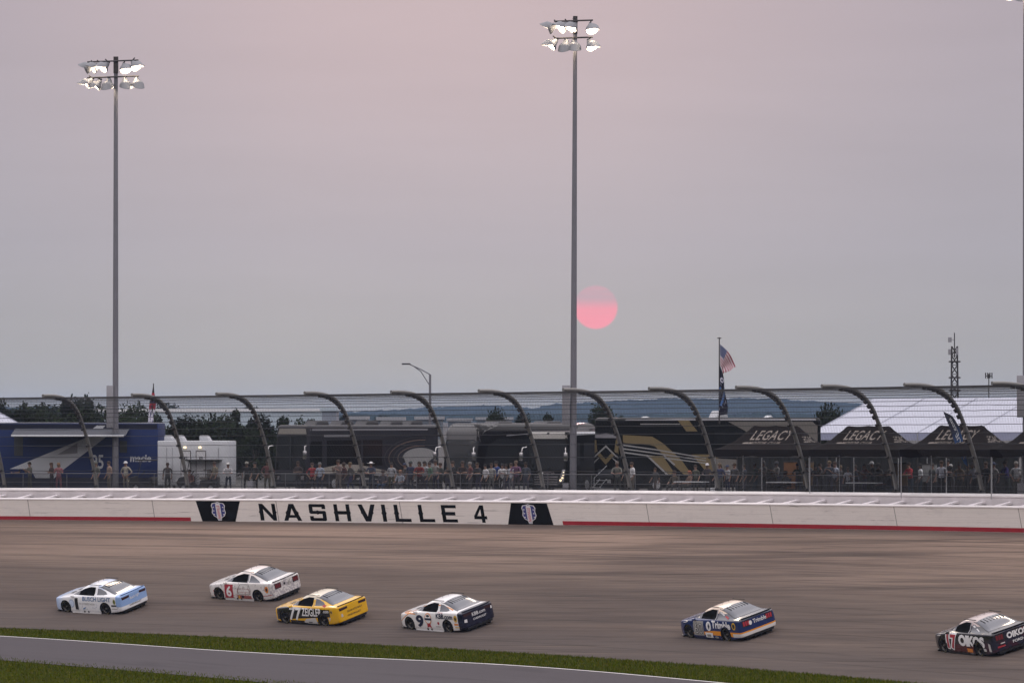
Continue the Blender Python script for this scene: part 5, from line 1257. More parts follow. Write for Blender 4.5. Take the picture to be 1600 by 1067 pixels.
cside('round_badge',disc(1.50,.50,.19),col('decal_badge_grey',(.30,.38,.52)),T,.008); cside('round_badge_centre',disc(1.50,.50,.15),col('decal_badge_pale',(.50,.58,.72)),T,.011)
cside('fuel_badge',disc(4.50,.68,.08,ry=.12),C_gr,T,.010); cside('fuel_badge_centre',disc(4.50,.69,.035),C_k,T,.013)
cside('grey_lettering',None,C_g,T,.012,geo=tgeo('IN STORES NOW',2.05,.47,1.1,.09,.005)); cside('small_decal',[(4.28,.46),(4.62,.46),(4.62,.53),(4.28,.53)],C_k,T,.010); cside('small_decal',[(4.30,.33),(4.66,.33),(4.66,.36),(4.30,.36)],C_g,T,.010); cside('small_decal',[(2.25,.30),(2.50,.38),(2.36,.24)],C_b,T,.01)
crear('lettering',None,C_w,T,.012,geo=tgeo('Busch Light',-.32,.60,.68,.16,.01,lean=.06)); crear('lettering',None,C_k,T,.012,geo=tgeo('CHEVROLET',-.42,.36,.84,.075,.012))
# car 6, white with red number
def p6_(t,tc_):
    g=G(t,tc_); c=(.66,.64,.62); n=g.noise(6.5,6,.75); n2_=g.noise(9,3,.6); side=g.lt(g.z,.92)
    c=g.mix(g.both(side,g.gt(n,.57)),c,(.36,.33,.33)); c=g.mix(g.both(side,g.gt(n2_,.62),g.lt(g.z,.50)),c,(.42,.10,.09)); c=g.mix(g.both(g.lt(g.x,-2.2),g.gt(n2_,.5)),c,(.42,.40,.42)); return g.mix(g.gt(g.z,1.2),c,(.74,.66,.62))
T=race_car('white race car with a red number 6 and scribbled livery, highest car on the banking',(338.7,936.5),(401,938.7),paint('paint_white_scribble',p6_),True,tail=M_tail,skirt=C_sk)
cside('number_panel',[(1.48,.16),(2.06,.16),(2.12,.78),(1.54,.78)],C_r,T,.009); cside('number',None,C_w,T,.013,geo=tgeo('6',1.61,.22,.36,.50,.035,slant=.06))
def outl(name,poly,mt,T,k=.03):
    cx=sum(p[0] for p in poly)/len(poly); cz=sum(p[1] for p in poly)/len(poly); inner=[(p[0]+(cx-p[0])*k*2.2,p[1]+(cz-p[1])*k*4) for p in poly]
    cside(name,poly,mt,T,.009,holes=[inner])
outl('emblem_outline',[(2.36,.36),(3.3,.36),(3.36,.58),(3.25,.84),(2.62,.82),(2.42,.60)],C_g,T); outl('emblem_outline',[(2.40,.46),(3.28,.46),(3.26,.62),(2.46,.62)],col('decal_brown_red',(.25,.06,.05)),T)
cside('lettering',None,C_g,T,.011,geo=tgeo('Bobby Allison',2.12,.52,.70,.11,.0,slant=.1)) if False else None
cside('skirt_panel',[(2.34,.15),(3.36,.15),(3.34,.31),(2.36,.33)],col('decal_dusty_red',(.26,.07,.06)),T,.009); cside('small_decal',[(2.44,.13),(2.54,.13),(2.54,.30),(2.44,.30)],C_y,T,.013); cside('small_decal',[(2.66,.18),(2.82,.18),(2.82,.31),(2.66,.31)],C_k,T,.013)
cside('fuel_badge',disc(4.50,.64,.12,ry=.15),C_o,T,.010); cside('fuel_badge_centre',disc(4.50,.64,.06,ry=.08),C_k,T,.013)
cside('side_line',band([(4.22,.34),(4.5,.36),(4.85,.42)],.025),C_r,T,.010)
crear('lettering',None,C_g,T,.012,geo=tgeo('MUSTANG',-.36,.46,.72,.07,.01)) if False else None
crear('badge',disc(-.18,.74,.06),C_k,T,.012); crear('rear_scribble',None,C_g,T,.012,geo=tgeo('6',.02,.60,.22,.22,.0,slant=.1)); crear('lower_panel',[(-.8,.20),(.8,.20),(.8,.29),(-.8,.29)],C_k,T,.010)
# car 77, yellow and black
def p77_(t,tc_):
    g=G(t,tc_); c=(.72,.40,.012); side=g.gt(g.m('ABSOLUTE',g.y),.84); blk=g.both(side,g.gt(g.x,-1.92),g.lt(g.z,.85),g.gt(g.m('SUBTRACT',g.z,g.m('MULTIPLY',g.m('SUBTRACT',1.3,g.x),.075)),.26),g.lt(g.x,2.0))
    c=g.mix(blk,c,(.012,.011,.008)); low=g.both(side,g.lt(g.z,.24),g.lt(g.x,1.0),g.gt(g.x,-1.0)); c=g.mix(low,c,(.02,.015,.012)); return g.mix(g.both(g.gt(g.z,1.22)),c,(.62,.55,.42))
T=race_car('yellow and black race car numbered 77, third from the left',(441,974.3),(504,976.5),paint('paint_yellow_black',p77_),tail=M_taild,skirt=M_carb,spoil=C_k)
cside('number',None,C_w,T,.012,geo=tgeo('77',1.40,.24,.84,.58,.03,slant=.16)); cside('lettering',None,C_w,T,.012,geo=tgeo('ZEIGLER',2.34,.46,1.44,.36,.02,lean=.015)); cside('lettering',None,C_w,T,.012,geo=tgeo('.com',3.90,.66,.40,.10,.02))
cside('skirt_panel',[(2.60,.13),(2.42,.18),(2.62,.34),(3.30,.42),(3.42,.13)],C_sk,T,.011); cside('small_decal',[(2.76,.17),(3.02,.17),(3.02,.21),(2.76,.21)],C_k,T,.014); cside('small_decal',[(4.24,.46),(4.40,.46),(4.30,.30)],C_sk,T,.011)
cside('fuel_badge',disc(4.48,.70,.10,ry=.12),C_y,T,.010); cside('fuel_badge_centre',disc(4.48,.71,.055),C_k,T,.013); cside('small_decal',[(3.80,.93),(4.05,.90),(4.07,.96),(3.86,.98)],C_r,T,.01)
crear('lettering',None,C_k,T,.012,geo=tgeo('ZEIGLER AUTO GROUP',-.42,.58,.96,.075,.005)); crear('lettering',None,C_k,T,.012,geo=tgeo('CHEVROLET',-.42,.40,.84,.075,.012)); crear('small_decal',[(-.80,.46),(-.68,.46),(-.70,.60),(-.78,.60)],C_sk,T,.012)
# car 9, white with navy tail
def p9_(t,tc_):
    g=G(t,tc_); c=(.72,.71,.70); c=g.mix(g.m('LESS_THAN',g.x,-2.16),c,(.006,.008,.026)); a=g.m('ABSOLUTE',g.m('SUBTRACT',g.z,.80)); c=g.mix(g.both(g.lt(a,.028),g.gt(g.x,.9),g.gt(g.m('ABSOLUTE',g.y),.55)),c,(.62,.24,.05))
    e=g.m('ABSOLUTE',g.m('SUBTRACT',g.m('ADD',g.z,g.m('MULTIPLY',g.m('POWER',g.m('ADD',g.x,.5),2),.12)),1.22)); return g.mix(g.both(g.lt(e,.022),g.gt(g.m('ABSOLUTE',g.y),.56),g.gt(g.x,-1.7)),c,(.62,.24,.05))
T=race_car('white race car numbered 9 with navy tail panel and round award badge',(637.6,983.7),(697.7,986.5),paint('paint_white_navy',p9_),tail=M_taild,skirt=C_w,spoil=C_n)
cside('number',None,C_n,T,.012,geo=tgeo('9',1.58,.20,.54,.54,.04)); 
cside('award_badge',disc(2.46,.60,.25,ry=.24),C_o,T,.009); cside('award_badge_centre',disc(2.46,.60,.21,ry=.20),C_w,T,.012); cside('award_badge_band',[(2.22,.54),(2.70,.54),(2.70,.63),(2.22,.63)],C_n,T,.015); cside('award_badge_top',disc(2.46,.72,.12,ry=.05),C_k,T,.015); cside('award_ribbon',[(2.36,.40),(2.58,.40),(2.64,.18),(2.47,.26),(2.32,.18)],C_r,T,.011)
cside('lettering',None,C_n,T,.012,geo=tgeo('KBB.com',3.06,.64,1.20,.22,.03,lean=.0)); cside('fuel_badge',disc(4.46,.68,.12,ry=.15),C_y,T,.010); cside('fuel_badge_centre',disc(4.46,.68,.06,ry=.07),C_k,T,.013)
cside('small_decal',[(4.34,.40),(4.60,.40),(4.60,.48),(4.34,.48)],C_o,T,.010); cside('small_decal',[(4.36,.29),(4.66,.29),(4.66,.33),(4.36,.33)],C_y,T,.010); cside('small_decal',disc(3.18,.44,.065),C_r,T,.01); cside('small_decal',[(2.95,.27),(3.32,.27),(3.32,.30),(2.95,.30)],C_g,T,.01)
cside('small_decal',[(3.2,.885),(3.55,.885),(3.55,.90),(3.2,.90)],C_r,T,.01)
crear('lettering',None,C_w,T,.012,geo=tgeo('KBB.com',-.38,.66,.80,.15,.015)); crear('lettering',None,C_w,T,.012,geo=tgeo('CHEVROLET',-.36,.48,.80,.085,.015)); crear('rear_badge',[(-.86,.50),(-.70,.48),(-.70,.62),(-.84,.63)],C_w,T,.011); crear('small_decal',[(.76,.68),(.86,.68),(.86,.80),(.78,.80)],C_w,T,.012)
# car 60, blue with orange
def p60_(t,tc_):
    g=G(t,tc_); c=(.008,.024,.105); dk=g.both(g.gt(g.z,.93),g.lt(g.x,1.0)); c=g.mix(dk,c,(.02,.025,.045)); l=g.m('ADD',g.z,g.m('MULTIPLY',g.m('ADD',g.x,.9),.10))
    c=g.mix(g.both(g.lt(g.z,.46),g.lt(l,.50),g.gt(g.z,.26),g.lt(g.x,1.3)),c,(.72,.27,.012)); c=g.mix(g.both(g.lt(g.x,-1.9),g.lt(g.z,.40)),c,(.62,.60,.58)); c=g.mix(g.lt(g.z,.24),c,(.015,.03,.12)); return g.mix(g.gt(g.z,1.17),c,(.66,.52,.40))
T=race_car('blue race car numbered 60 with orange swoosh and pale roof, second from right',(1073.5,997),(1133.5,1000),paint('paint_blue_orange',p60_),True,tail=mat('tail_light_bright',(.40,.03,.05),.3),skirt=C_n,spoil=M_carb)
cside('number_panel',[(1.44,.20),(2.20,.20),(2.23,.80),(1.50,.80)],C_g,T,.009); cside('number_outline',None,C_k,T,.012,geo=tgeo('60',1.54,.26,.62,.48,.045)); cside('number',None,C_sk,T,.015,geo=tgeo('60',1.57,.29,.56,.42,-.01))
cside('lettering',None,C_w,T,.012,geo=tgeo('Trimble',2.86,.56,1.40,.30,.035,lean=-.0)); cside('globe_emblem',disc(2.62,.62,.18,ry=.19),C_w,T,.010); cside('globe_emblem_core',[(2.62,.76),(2.72,.62),(2.62,.48),(2.56,.62)],C_n,T,.013)
cside('small_decal',[(2.30,.14),(2.82,.14),(2.86,.36),(2.30,.36)],C_w,T,.012); cside('small_decal',[(2.42,.18),(2.70,.18),(2.70,.29),(2.42,.29)],C_g,T,.015); cside('small_decal',disc(3.12,.18,.14,ry=.05),C_g,T,.012)
cside('fuel_badge',disc(4.50,.70,.13,ry=.15),C_y,T,.010); cside('fuel_badge_centre',disc(4.50,.70,.08,ry=.09),C_k,T,.013); cside('small_decal',[(3.30,1.13),(3.66,1.03),(3.70,1.07),(3.34,1.17)],C_sk,T,.012); cside('small_decal',[(3.75,1.0),(4.0,.93),(4.05,.98),(3.80,1.05)],C_r,T,.012); cside('small_decal',[(.72,.66),(1.0,.70),(1.0,.72),(.70,.69)],C_sk,T,.012); cside('small_decal',disc(1.0,.74,.07,ry=.03),C_sk,T,.012)
crear('lettering',None,C_w,T,.012,geo=tgeo('Trimble',-.26,.66,.72,.17,.02)); crear('globe_emblem',disc(-.40,.73,.08,ry=.09),C_w,T,.012); crear('lower_lettering',None,C_g,T,.012,geo=tgeo('MUSTANG',-.3,.34,.8,.06,.01)) if False else None
# car 17, black with dark red
def p17_(t,tc_):
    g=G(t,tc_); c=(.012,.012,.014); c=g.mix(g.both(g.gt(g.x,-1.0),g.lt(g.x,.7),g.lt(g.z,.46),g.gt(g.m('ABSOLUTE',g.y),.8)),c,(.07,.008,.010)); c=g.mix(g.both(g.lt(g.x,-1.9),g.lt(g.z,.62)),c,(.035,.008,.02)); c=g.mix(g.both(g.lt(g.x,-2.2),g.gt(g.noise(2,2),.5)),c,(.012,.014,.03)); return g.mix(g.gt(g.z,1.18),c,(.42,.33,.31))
T=race_car('black race car with a red number 17 outlined white, cut by the right edge',(1471.5,1019.8),(1528.8,1023.5),paint('paint_black_red',p17_),True,tail=M_tail,spoil=M_carb)
cside('number_outline',None,C_w,T,.009,geo=tgeo('17',1.38,.18,.86,.68,.12)); cside('number',None,C_r,T,.013,geo=tgeo('17',1.46,.25,.70,.54,.035))
cside('lettering',None,C_w,T,.012,geo=tgeo('OIKOS',2.36,.40,2.0,.42,.06,spc=.92)); cside('small_decal',[(2.92,.18),(3.34,.18),(3.34,.33),(2.92,.33)],C_o,T,.012); cside('small_decal',[(3.02,.07),(3.38,.07),(3.38,.15),(3.02,.15)],C_sk,T,.012); cside('small_decal',[(4.24,.28),(4.42,.28),(4.40,.38),(4.20,.40)],C_sk,T,.012)
cside('small_decal',[(3.30,1.10),(3.48,1.06),(3.50,1.10),(3.33,1.15)],C_w,T,.012); cside('small_decal',[(3.6,1.03),(3.85,.96),(3.87,.98),(3.62,1.06)],C_w,T,.012); cside('small_decal',[(.70,.66),(.98,.70),(.98,.73),(.69,.69)],C_sk,T,.012)
cside('side_stripe',[(4.60,.28),(4.76,.28),(4.74,.56),(4.62,.60)],C_sk,T,.012)
crear('lettering',None,C_w,T,.012,geo=tgeo('OIKOS',-.28,.60,.96,.24,.05)); crear('lettering',None,C_w,T,.012,geo=tgeo('FORD',-.06,.40,.5,.10,.02)); crear('small_decal',[(-.62,.50),(-.42,.50),(-.42,.54),(-.62,.54)],C_sk,T,.012); crear('small_decal',[(-.78,.38),(-.42,.38),(-.42,.44),(-.78,.44)],C_r,T,.012)

# ------------------------------------------------------------------ people
def skin_mesh(V,E,root,name,reg,sub=1):
    bm=bmesh.new(); ly=bm.verts.layers.skin.verify(); bv=[]
    for i,(p,r) in enumerate(V):
        v=bm.verts.new(p); d=v[ly]; rr=r if isinstance(r,tuple) else (r,r); d.radius=rr; d.use_root=(i==root); bv.append(v)
    for a,b in E: bm.edges.new((bv[a],bv[b]))
    me=bpy.data.meshes.new('p'); bm.to_mesh(me); bm.free(); o=obj('p',me)
    sk=o.modifiers.new('sk','SKIN'); sk.use_smooth_shade=True; sk.branch_smoothing=.3; o.modifiers.new('s','SUBSURF').levels=sub
    bpy.context.view_layer.update(); r=evaluated(o,name); bpy.data.objects.remove(o)
    for _ in range(4): r.materials.append(None)
    r.materials.clear()
    for m in (cm((.35,.2,.14),key='skin'),cm((.3,.3,.3),key='shirt'),cm((.05,.06,.09),key='trousers'),cm((.03,.03,.03),key='shoe')): r.materials.append(m)
    P=[Vector(v[0]) for v in V]
    for f in r.polygons:
        c=f.center; best=9; bi=0
        for k,(a,b) in enumerate(E):
            ab=P[b]-P[a]; t=max(0,min(1,(c-P[a]).dot(ab)/max(1e-9,ab.length_squared))); d=(P[a]+ab*t-c).length/(V[a][1][0] if isinstance(V[a][1],tuple) else V[a][1])**.25
            if d<best: best=d; bi=k
        f.material_index=reg[bi]
    return r
def person_proto(pose):
    """joints of a 1.75 m figure facing -Y; returns mesh"""
    V=[];E=[];reg=[]
    def v(p,r): V.append((tuple(p),r)); return len(V)-1
    def e(a,b,g): E.append((a,b)); reg.append(g)
    seat=pose=='seated'; lean=.10 if pose=='rail' else 0.0
    hz=.47 if seat else .93
    pel=v((0,0,hz),(.150,.105)); wa=v((0,-lean*.3,hz+.17),(.135,.100)); ch=v((0,-lean*.8+(.06 if seat else 0),hz+.37),(.165,.115)); sh=v((0,-lean+(.08 if seat else 0),hz+.50),(.12,.09))
    nk=v((0,-lean-.01+(.08 if seat else 0),hz+.575),(.055,.055)); hb=v((0,-lean-.035+(.08 if seat else 0),hz+.645),(.072,.080)); ht=v((0,-lean-.03+(.08 if seat else 0),hz+.755),(.078,.092)); hp=v((0,-lean-.03+(.08 if seat else 0),hz+.80),(.05,.06))
    e(pel,wa,1);e(wa,ch,1);e(ch,sh,1);e(sh,nk,0);e(nk,hb,0);e(hb,ht,0);e(ht,hp,0)
    y0=-lean+(.08 if seat else 0)
    ns=v((0,y0-.145,hz+.685),(.012,.012)); e(hb,ns,0)
    for s in (-1,1):
        er=v((s*.088,y0-.02,hz+.70),(.014,.018)); e(ht,er,0)
        s0=v((s*.185,y0*.9,hz+.465),(.062,.060)); e(sh,s0,1)
        if pose=='stand': el=(s*.235,.02,hz+.20); wr=(s*.225,-.10,hz-.03); 
        elif pose=='rail': el=(s*.25,-.22,hz+.22); wr=(s*.12,-.42,hz+.215)
        elif pose=='cross': el=(s*.25,-.02,hz+.20); wr=(-s*.03,-.22,hz+.26+.03*s)
        elif pose=='phone': el=(s*.235,-.10,hz+.20); wr=(s*.08,-.33,hz+.38)
        elif pose=='hips': el=(s*.34,.06,hz+.22); wr=(s*.17,-.04,hz+.03)
        elif pose=='walk': el=(s*.23,.08*s+.03,hz+.20); wr=(s*.22,.16*s-.08,hz-.02)
        else: el=(s*.25,-.05,hz+.20); wr=(s*.16,-.30,hz+.16)
        el=v(el,(.047,.046)); wr=v(wr,(.032,.028)); e(s0,el,1); e(el,wr,0)
        a=Vector(V[el][0]); b=Vector(V[wr][0]); d=(b-a).normalized(); pm=b+d*.06; palm=v(pm,(.036,.020)); e(wr,palm,0)
        lat=d.cross(Vector((0,0,1))); lat=lat.normalized() if lat.length>.3 else Vector((1,0,0)); dn=Vector((0,-.3,-1)).normalized() if abs(d.z)<.7 else Vector((0,-1,0))
        for k,Lf in enumerate((.075,.085,.08,.062)):
            q0=pm+lat*((k-1.5)*.019)+d*.03; q1=q0+d*Lf*.5+dn*.012; q2=q1+d*Lf*.35+dn*.03
            f0=v(q0,.0095); f1=v(q1,.0085); f2=v(q2,.0075); e(palm,f0,0); e(f0,f1,0); e(f1,f2,0)
        q0=pm-d*.03+lat*.035; q1=q0+d*.03+lat*.02+dn*.015; t0=v(q0,.011); t1=v(q1,.009); e(palm,t0,0); e(t0,t1,0)
        if seat: hip=(s*.09,0,hz-.02); kn=(s*.13,-.44,hz+.02); an=(s*.13,-.48,.09)
        elif pose=='walk': hip=(s*.09,0,hz-.06); kn=(s*.10,-.16*s-.05,.50); an=(s*.10,-.22*s+.06,.10)
        else: hip=(s*.09,.01,hz-.06); kn=(s*.11,-.02,.50); an=(s*.13,.03,.09)
        hip=v(hip,(.088,.085)); kn=v(kn,(.058,.058)); an_=v(an,(.040,.042)); toe=v((an[0]+s*.02,an[1]-.16,.045),(.040,.028))
        e(pel,hip,2); e(hip,kn,2); e(kn,an_,4 if False else 2); e(an_,toe,3)
    return skin_mesh(V,E,0,'person_'+pose,reg),hz+.70,(-lean-.03+(.08 if seat else 0))
PROTO={p:person_proto(p) for p in ('stand','rail','cross','phone','hips','walk','seated')}
def hairmesh(kind):
    m=MB(); lo_={'short':-.02,'long':-.22,'cap':.03,'hat':.03}[kind]
    def f(u,v):
        a=u*2*math.pi; b=v*math.pi/2; y=math.sin(a); back=max(0,y); r=math.cos(b)
        zz=.13*math.sin(b)+.005; ext=1.0
        if kind in('short','long') and v<.15: zz=(-.035 if kind=='short' else -.20)*back
        return Vector((.100*math.cos(a)*r**.7,.112*y*r**.7,zz))
    m.grid(f,18,8)
    if kind=='cap': m.prism([(-.075,-.09),(-.06,-.185),(0,-.205),(.06,-.185),(.075,-.09)],0,.012,Matrix.Translation((0,0,.012)))
    if kind=='hat': m.lathe([(.09,.03),(.18,.018),(.205,.04),(.205,.046),(.18,.026),(.09,.04)],20)
    return m.mesh('hair' if kind in('short','long') else kind,cm((.03,.02,.015),key='hair'),60)
HAIR={k:hairmesh(k) for k in('short','long','cap','hat')}
SK=[(.22,.125,.085),(.26,.155,.11),(.11,.06,.04),(.20,.11,.08)]
def person(px,back,label,shirt,trou,pose='stand',hat=('short',(.04,.025,.018)),h=1.75,face=None,bare=False,sk=None,dress=False):
    w=-3.2-back; ph=phi_at(px,w); p=pt(ph,w); p.z=gz(p.x,p.y)
    yaw=(ph-R(90)) if face is None else R(face); 
    T=thing('person',label,'person',p,(0,0,yaw+R(0)),'spectators behind the wall'); k=h/1.75; wd=k*(1.0 if h>1.68 else .92); T.scale=(wd*1.14,wd*1.12,k*1.02)
    i=int(px*7)%4; skc=sk or SK[i]; me,hh,hy=PROTO[pose]; b=obj('body',me,T)
    ms=[cm(skc,.6,'skin'),cm(tuple(x*.88 for x in shirt),.9,'shirt',scale=9,var=.2),cm(tuple(x*.55 for x in trou),.9,'trousers',scale=9,var=.2),cm((.05,.05,.05),.8,'shoe')]
    for n_,m_ in enumerate(ms): b.material_slots[n_].link='OBJECT'; b.material_slots[n_].material=m_
    if hat: 
        o=obj({'short':'hair','long':'hair','cap':'cap','hat':'hat'}[hat[0]],HAIR[hat[0]],T,(0,hy-.0,hh+.025)); o.material_slots[0].link='OBJECT'; o.material_slots[0].material=cm(hat[1],.85,'hair' if hat[0] in('short','long') else 'hat_cloth')
    return T
NV=(.012,.018,.045);BKc=(.012,.012,.013);WHc=(.58,.58,.60);KH=(.20,.17,.12);GY=(.11,.11,.11);DN=(.03,.045,.085);RD=(.28,.025,.03);DG=(.035,.055,.04);BR=(.035,.022,.015)
PPL=[(28,.8,'person in black leaning on the rail, leftmost in the frame',BKc,BKc,'rail',('short',BKc)),
(47,.3,'person in a drab olive shirt and trousers holding a white cup near the left edge',(.13,.125,.10),(.10,.10,.075),'phone',('short',BR)),
(81,.5,'woman in a dark brown top beside the woman in pink',(.07,.045,.04),(.04,.03,.035),'cross',('long',(.09,.045,.02))),
(92,.4,'woman in a pink dress by the rail before the blue trailer',(.33,.12,.14),(.33,.12,.14),'phone',('long',(.25,.15,.08))),
(151,.4,'person in camouflage grey beside the first full curved post',(.11,.115,.10),(.12,.12,.10),'stand',('cap',(.10,.10,.08))),
(171,.5,'person in a beige shirt just left of the leftmost light pole',(.28,.20,.16),KH,'stand',('short',BR)),
(197,.5,'man in white cap and pale beige clothes right of the leftmost light pole',(.33,.31,.26),(.28,.26,.22),'hips',('cap',WHc)),
(262,1.0,'person in dark clothes behind the rail at the left of the white trailer',(.05,.045,.045),(.04,.04,.045),'stand',('short',BR)),
(296,1.6,'person in a dusky pink shirt sitting beside the canopied cart',(.14,.07,.07),(.05,.05,.06),'seated',('short',BR)),
(316,2.3,'woman in a pale top standing in the canopied cart',(.40,.38,.36),(.08,.08,.1),'stand',('long',BR)),
(336,1.7,'person in a khaki shirt riding at the back of the canopied cart',(.18,.16,.12),(.05,.05,.06),'stand',('short',BR)),
(357,1.0,'man in a white cowboy hat and white shirt beside the cart',WHc,DN,'rail',('hat',(.62,.62,.60))),
(386,.7,'large person in black with a pale cap, left one of two beside the bin',BKc,BKc,'stand',('cap',(.25,.25,.22))),
(399,.7,'person in black, right one of two between the trailer and grey motorhome',(.016,.018,.018),BKc,'stand',('short',BKc)),
(466,.7,'person in a dark brown shirt under the grey motorhome windshield',(.04,.03,.03),(.04,.04,.05),'cross',('short',BR)),
(488,.5,'man in a bright red shirt before the grey motorhome',RD,(.02,.02,.025),'hips',('short',(.05,.03,.025))),
(500,.4,'man in a pale blue shirt next to the man in red',(.30,.34,.42),DN,'stand',('short',(.12,.12,.12))),
(529,.4,'tall man in a brownish shirt before the grey motorhome side',(.16,.12,.11),(.24,.20,.17),'phone',('short',BR),1.86),
(538,.9,'person in dark maroon behind the tall brownish man',(.07,.03,.03),(.05,.04,.05),'stand',('short',BR)),
(581,.4,'person in a white bucket hat and navy top by the rail',(.05,.06,.10),DN,'rail',('hat',(.65,.65,.65))),
(598,.7,'seated person with blue trousers right of the white bucket hat',(.05,.05,.06),(.05,.10,.20),'seated',('short',BR)),
(625,.6,'person in a light grey shirt reclining in a chair before the swirl graphic',(.26,.29,.34),(.10,.10,.12),'seated',('short',(.2,.1,.05)),2.2),
(642,.6,'man in navy with a dark cap, left of the person in dark red',(.03,.04,.08),(.03,.03,.05),'stand',('cap',(.04,.05,.05))),
(656,.5,'person in a dark red shirt below the swirl graphic',(.16,.02,.025),(.03,.02,.025),'rail',('long',BR)),
(672,.5,'person in a muted green shirt left of the second motorhome front',(.07,.13,.09),(.08,.09,.08),'stand',('short',BR)),
(689,.9,'person in dark clothes right of the one in green',(.03,.035,.03),BKc,'cross',('short',BR)),
(711,.4,'dark clothed man leaning on the rail, left of a pair',BKc,(.03,.02,.02),'rail',('short',BR)),
(724,.4,'dark clothed man leaning on the rail, right of a pair',(.03,.018,.018),BKc,'rail',('short',BR)),
(759,.4,'woman in a white top, leftmost of the white clad group',WHc,BKc,'stand',('long',BKc),1.62),
(768,.8,'person in pale grey between two women in white tops',(.32,.32,.30),(.25,.26,.26),'stand',('short',BR),1.68),
(776,1.1,'man in a royal blue shirt behind the white clad women',(.03,.06,.22),BKc,'stand',('short',BKc),1.78),
(785,.4,'woman in a white top with a dark ponytail, centre of the group',WHc,BKc,'cross',('long',BKc),1.66),
(799,.7,'person in a white shirt left of the man in purple',(.50,.52,.58),(.3,.3,.34),'stand',('short',BR),1.68),
(807,.4,'heavy man in a purple polo before the black motorhome nose',(.13,.06,.12),(.05,.04,.06),'rail',('short',(.10,.07,.05)),1.82),
(965,.4,'man in a grey green shirt and dark shorts right of the centre light pole',(.15,.15,.13),(.05,.055,.045),'rail',('short',(.12,.10,.09)),1.78),
(979,.8,'person in dark brown behind the curved post beside two men',(.09,.075,.065),(.10,.09,.08),'stand',('short',BR)),
(988,.4,'man in a white polo and khaki shorts before the gold bands',WHc,(.20,.18,.15),'stand',('short',BR),1.74),
(1024,.7,'child in dark clothes standing behind the rail before the gold bands',(.05,.05,.05),(.10,.07,.06),'walk',('short',BR),1.45),
(1053,1.1,'person in a dark olive shirt before the gold zigzag band',(.07,.06,.045),(.05,.05,.05),'seated',('short',BR),2.1),
(1076,1.0,'person with reddish hair sitting left of the white cooler',(.18,.11,.08),(.10,.10,.09),'seated',('long',(.28,.09,.04)),2.1),
(1087,1.3,'person in a drab green shirt behind the reddish haired one',(.08,.09,.07),(.05,.05,.05),'stand',('short',BR),1.6),
(1106,.8,'person in a white cap standing over the white cooler',(.05,.04,.045),(.05,.05,.06),'rail',('cap',WHc),1.68),
(1148,1.8,'person in a dark shirt in the shade at the left end of the left canopy',(.06,.06,.065),(.04,.04,.05),'stand',('short',BR)),
(1180,1.0,'man in dark green and blue jeans beside the front canopy leg',(.02,.035,.028),(.05,.09,.13),'stand',('short',BR),1.7),
(1206,1.4,'person in dark grey sitting under the left canopy',(.07,.06,.06),(.08,.07,.06),'seated',('short',BR),1.9),
(1226,1.2,'person in pale grey sitting before the orange panel',(.18,.19,.18),(.06,.06,.06),'seated',('short',BR),1.9),
(1285,1.2,'person in dark clothes left of the man in white under the middle canopy',(.06,.055,.055),BKc,'rail',('short',BR),1.66),
(1305,1.2,'man in a white blue shirt and tan trousers under the middle canopy',(.38,.42,.50),(.13,.09,.06),'stand',('short',BR),1.78),
(1325,.9,'person holding a white cloth at the middle canopy leg',(.42,.44,.50),(.10,.10,.11),'walk',('short',BR),1.5),
(1363,1.2,'person in black with a white cap under the middle canopy',BKc,BKc,'phone',('cap',WHc),1.78),
(1382,1.0,'person in dark clothes seated left of the man in coral red',(.03,.03,.035),(.04,.05,.07),'seated',('short',BR),2.0),
(1423,.4,'man in a coral red shirt and jean shorts at the rail',(.42,.04,.05),(.07,.11,.15),'rail',('short',BR),1.76),
(1438,.4,'woman in a white top and jeans with long dark hair',(.52,.54,.56),(.04,.08,.11),'stand',('long',BKc),1.70),
(1457,.8,'person in dark grey right of the dark haired woman in white',(.07,.075,.07),(.03,.03,.035),'stand',('short',BR)),
(1471,.5,'man in a white shirt with dark straps below the blue feather banner',(.45,.47,.55),BKc,'stand',('short',BR),1.84),
(1481,.9,'tall man in black below the blue feather banner',BKc,BKc,'cross',('short',BKc),1.92),
(1500,.4,'man in a tan shirt and grey cap leaning on the rail',(.30,.24,.17),(.07,.06,.05),'rail',('cap',(.16,.16,.17)),1.72),
(1523,.4,'man in a white shirt leaning on the rail by the rightmost full post',(.50,.52,.60),BKc,'rail',('short',(.25,.22,.2)),1.76),
(1541,1.4,'person in black in the shade right of the rightmost full post',(.02,.02,.022),BKc,'stand',('short',BR)),
(1574,.6,'man in a deep blue shirt at the right edge',(.035,.03,.16),(.03,.05,.045),'rail',('short',BR),1.84)]
rq=random.Random(77)
dark=[((.03,.03,.035),'black'),((.06,.055,.05),'dark brown'),((.05,.06,.08),'slate blue'),((.09,.085,.08),'dark grey'),((.11,.04,.04),'dull maroon'),((.05,.07,.05),'dark olive'),((.22,.21,.20),'pale grey'),((.14,.12,.09),'tan'),((.30,.31,.33),'off white'),((.04,.05,.11),'navy')]
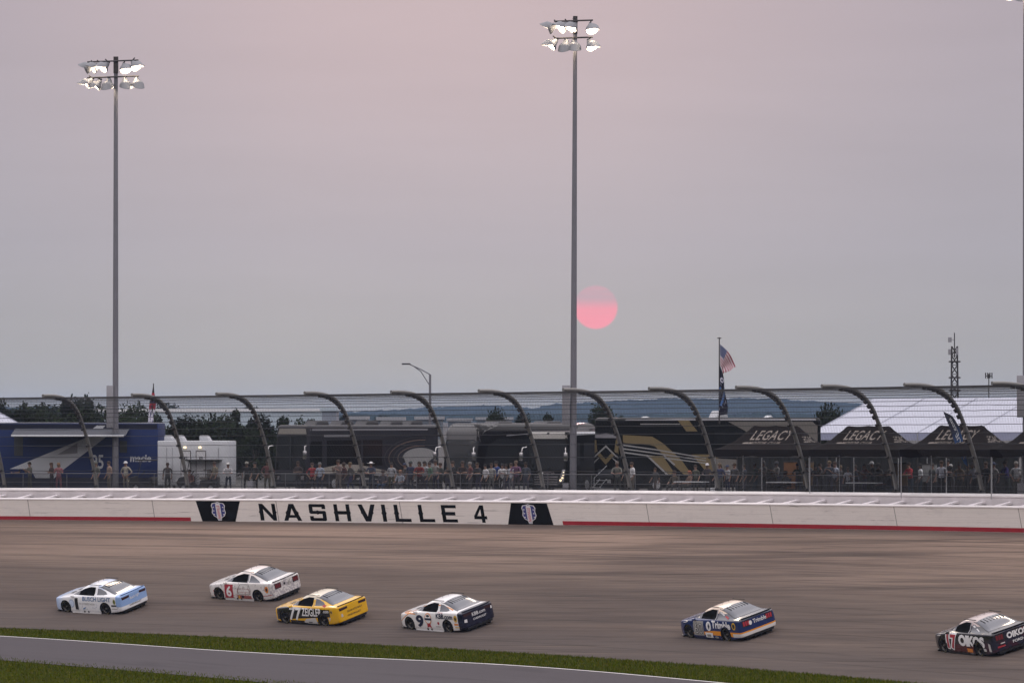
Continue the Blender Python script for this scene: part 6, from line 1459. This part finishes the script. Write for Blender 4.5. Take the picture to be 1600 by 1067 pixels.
NEAR=[(418,'below the left corner of the grey motorhome'),(449,'left of the one in dark brown by the grey motorhome'),
(548,'right of the dark maroon person by the swirl waves'),(566,'left of the white bucket hat'),(612,'between the blue trousered and the reclining person'),(633,'left of the navy clad man with a dark cap'),(664,'between the dark red and the green shirts'),(681,'right of the muted green shirt'),(700,'left of the pair leaning on the rail'),(735,'right of the leaning pair'),(748,'left of the women in white'),(793,'behind the women in white tops'),(822,'right of the man in purple'),
(1125,'right of the white cooler'),(1137,'at the near end of the left canopy'),(1163,'left of the front leg of the left canopy'),(1193,'right of the man in dark green'),(1214,'left of the orange panel'),(1247,'right of the orange panel'),(1262,'before the brown board of the left canopy'),(1274,'between the left and middle canopies'),(1296,'left of the white blue shirt'),(1314,'right of the white blue shirt'),(1339,'right of the white cloth holder'),(1351,'left of the white cap under the middle canopy'),(1374,'right of the white cap under the middle canopy'),(1395,'behind the seated one left of the coral shirt'),(1409,'left of the man in coral red'),(1448,'right of the dark haired woman in white'),(1489,'between the tall man in black and the grey cap'),(1512,'between the grey cap and the white leaning man'),(1553,'at the middle of the right canopy opening'),(1588,'right of the deep blue shirt')]
for i,(px,wh) in enumerate(NEAR):
    (cc_,nm)=dark[rq.randrange(len(dark))]; ps=rq.choice(('stand','stand','rail','cross','phone','hips','walk','rail')); hk=rq.choice(('short','short','cap','long','hat' if i%9==4 else 'cap'))
    hc=rq.choice(((.04,.028,.02),(.02,.015,.012),(.10,.07,.04),(.15,.14,.13))) if hk in('short','long') else rq.choice(((.05,.05,.06),(.3,.3,.3),(.06,.02,.02),(.03,.04,.08)))
    PPL.append((px,rq.uniform(.5,2.4),'person in %s %s'%(nm,wh),cc_,(rq.uniform(.02,.10),)*2+(rq.uniform(.03,.13),),ps,(hk,hc),rq.uniform(1.58,1.84)))
for a in PPL:
    h=a[7] if len(a)>7 else 1.74+.05*math.sin(a[0])
    if a[5]=='seated': h=1.75
    T=person(a[0],a[1],a[2],a[3],a[4],a[5],a[6],h); T.rotation_euler.z+=R(28*math.sin(a[0]*3.7))
    if a[5]=='seated':
        ph=phi_at(a[0],-3.2-a[1]); 
for px,bk,lb in ((598,.7,'folding chair under the person in blue trousers'),(625,.6,'folding chair under the reclining person in light grey'),(1076,1.0,'folding chair under the reddish haired person'),(1053,1.1,'folding chair under the person in dark olive'),(1206,1.4,'folding chair under the person in dark grey, left canopy'),(1226,1.2,'folding chair under the person before the orange panel'),(1382,1.0,'folding chair left of the man in coral red'),(296,1.6,'folding chair under the person in dusky pink')):
    w=-3.2-bk; ph=phi_at(px,w); p=pt(ph,w-.05); c_=MB(); chair(px,p.y,math.degrees(ph)-90,lb)
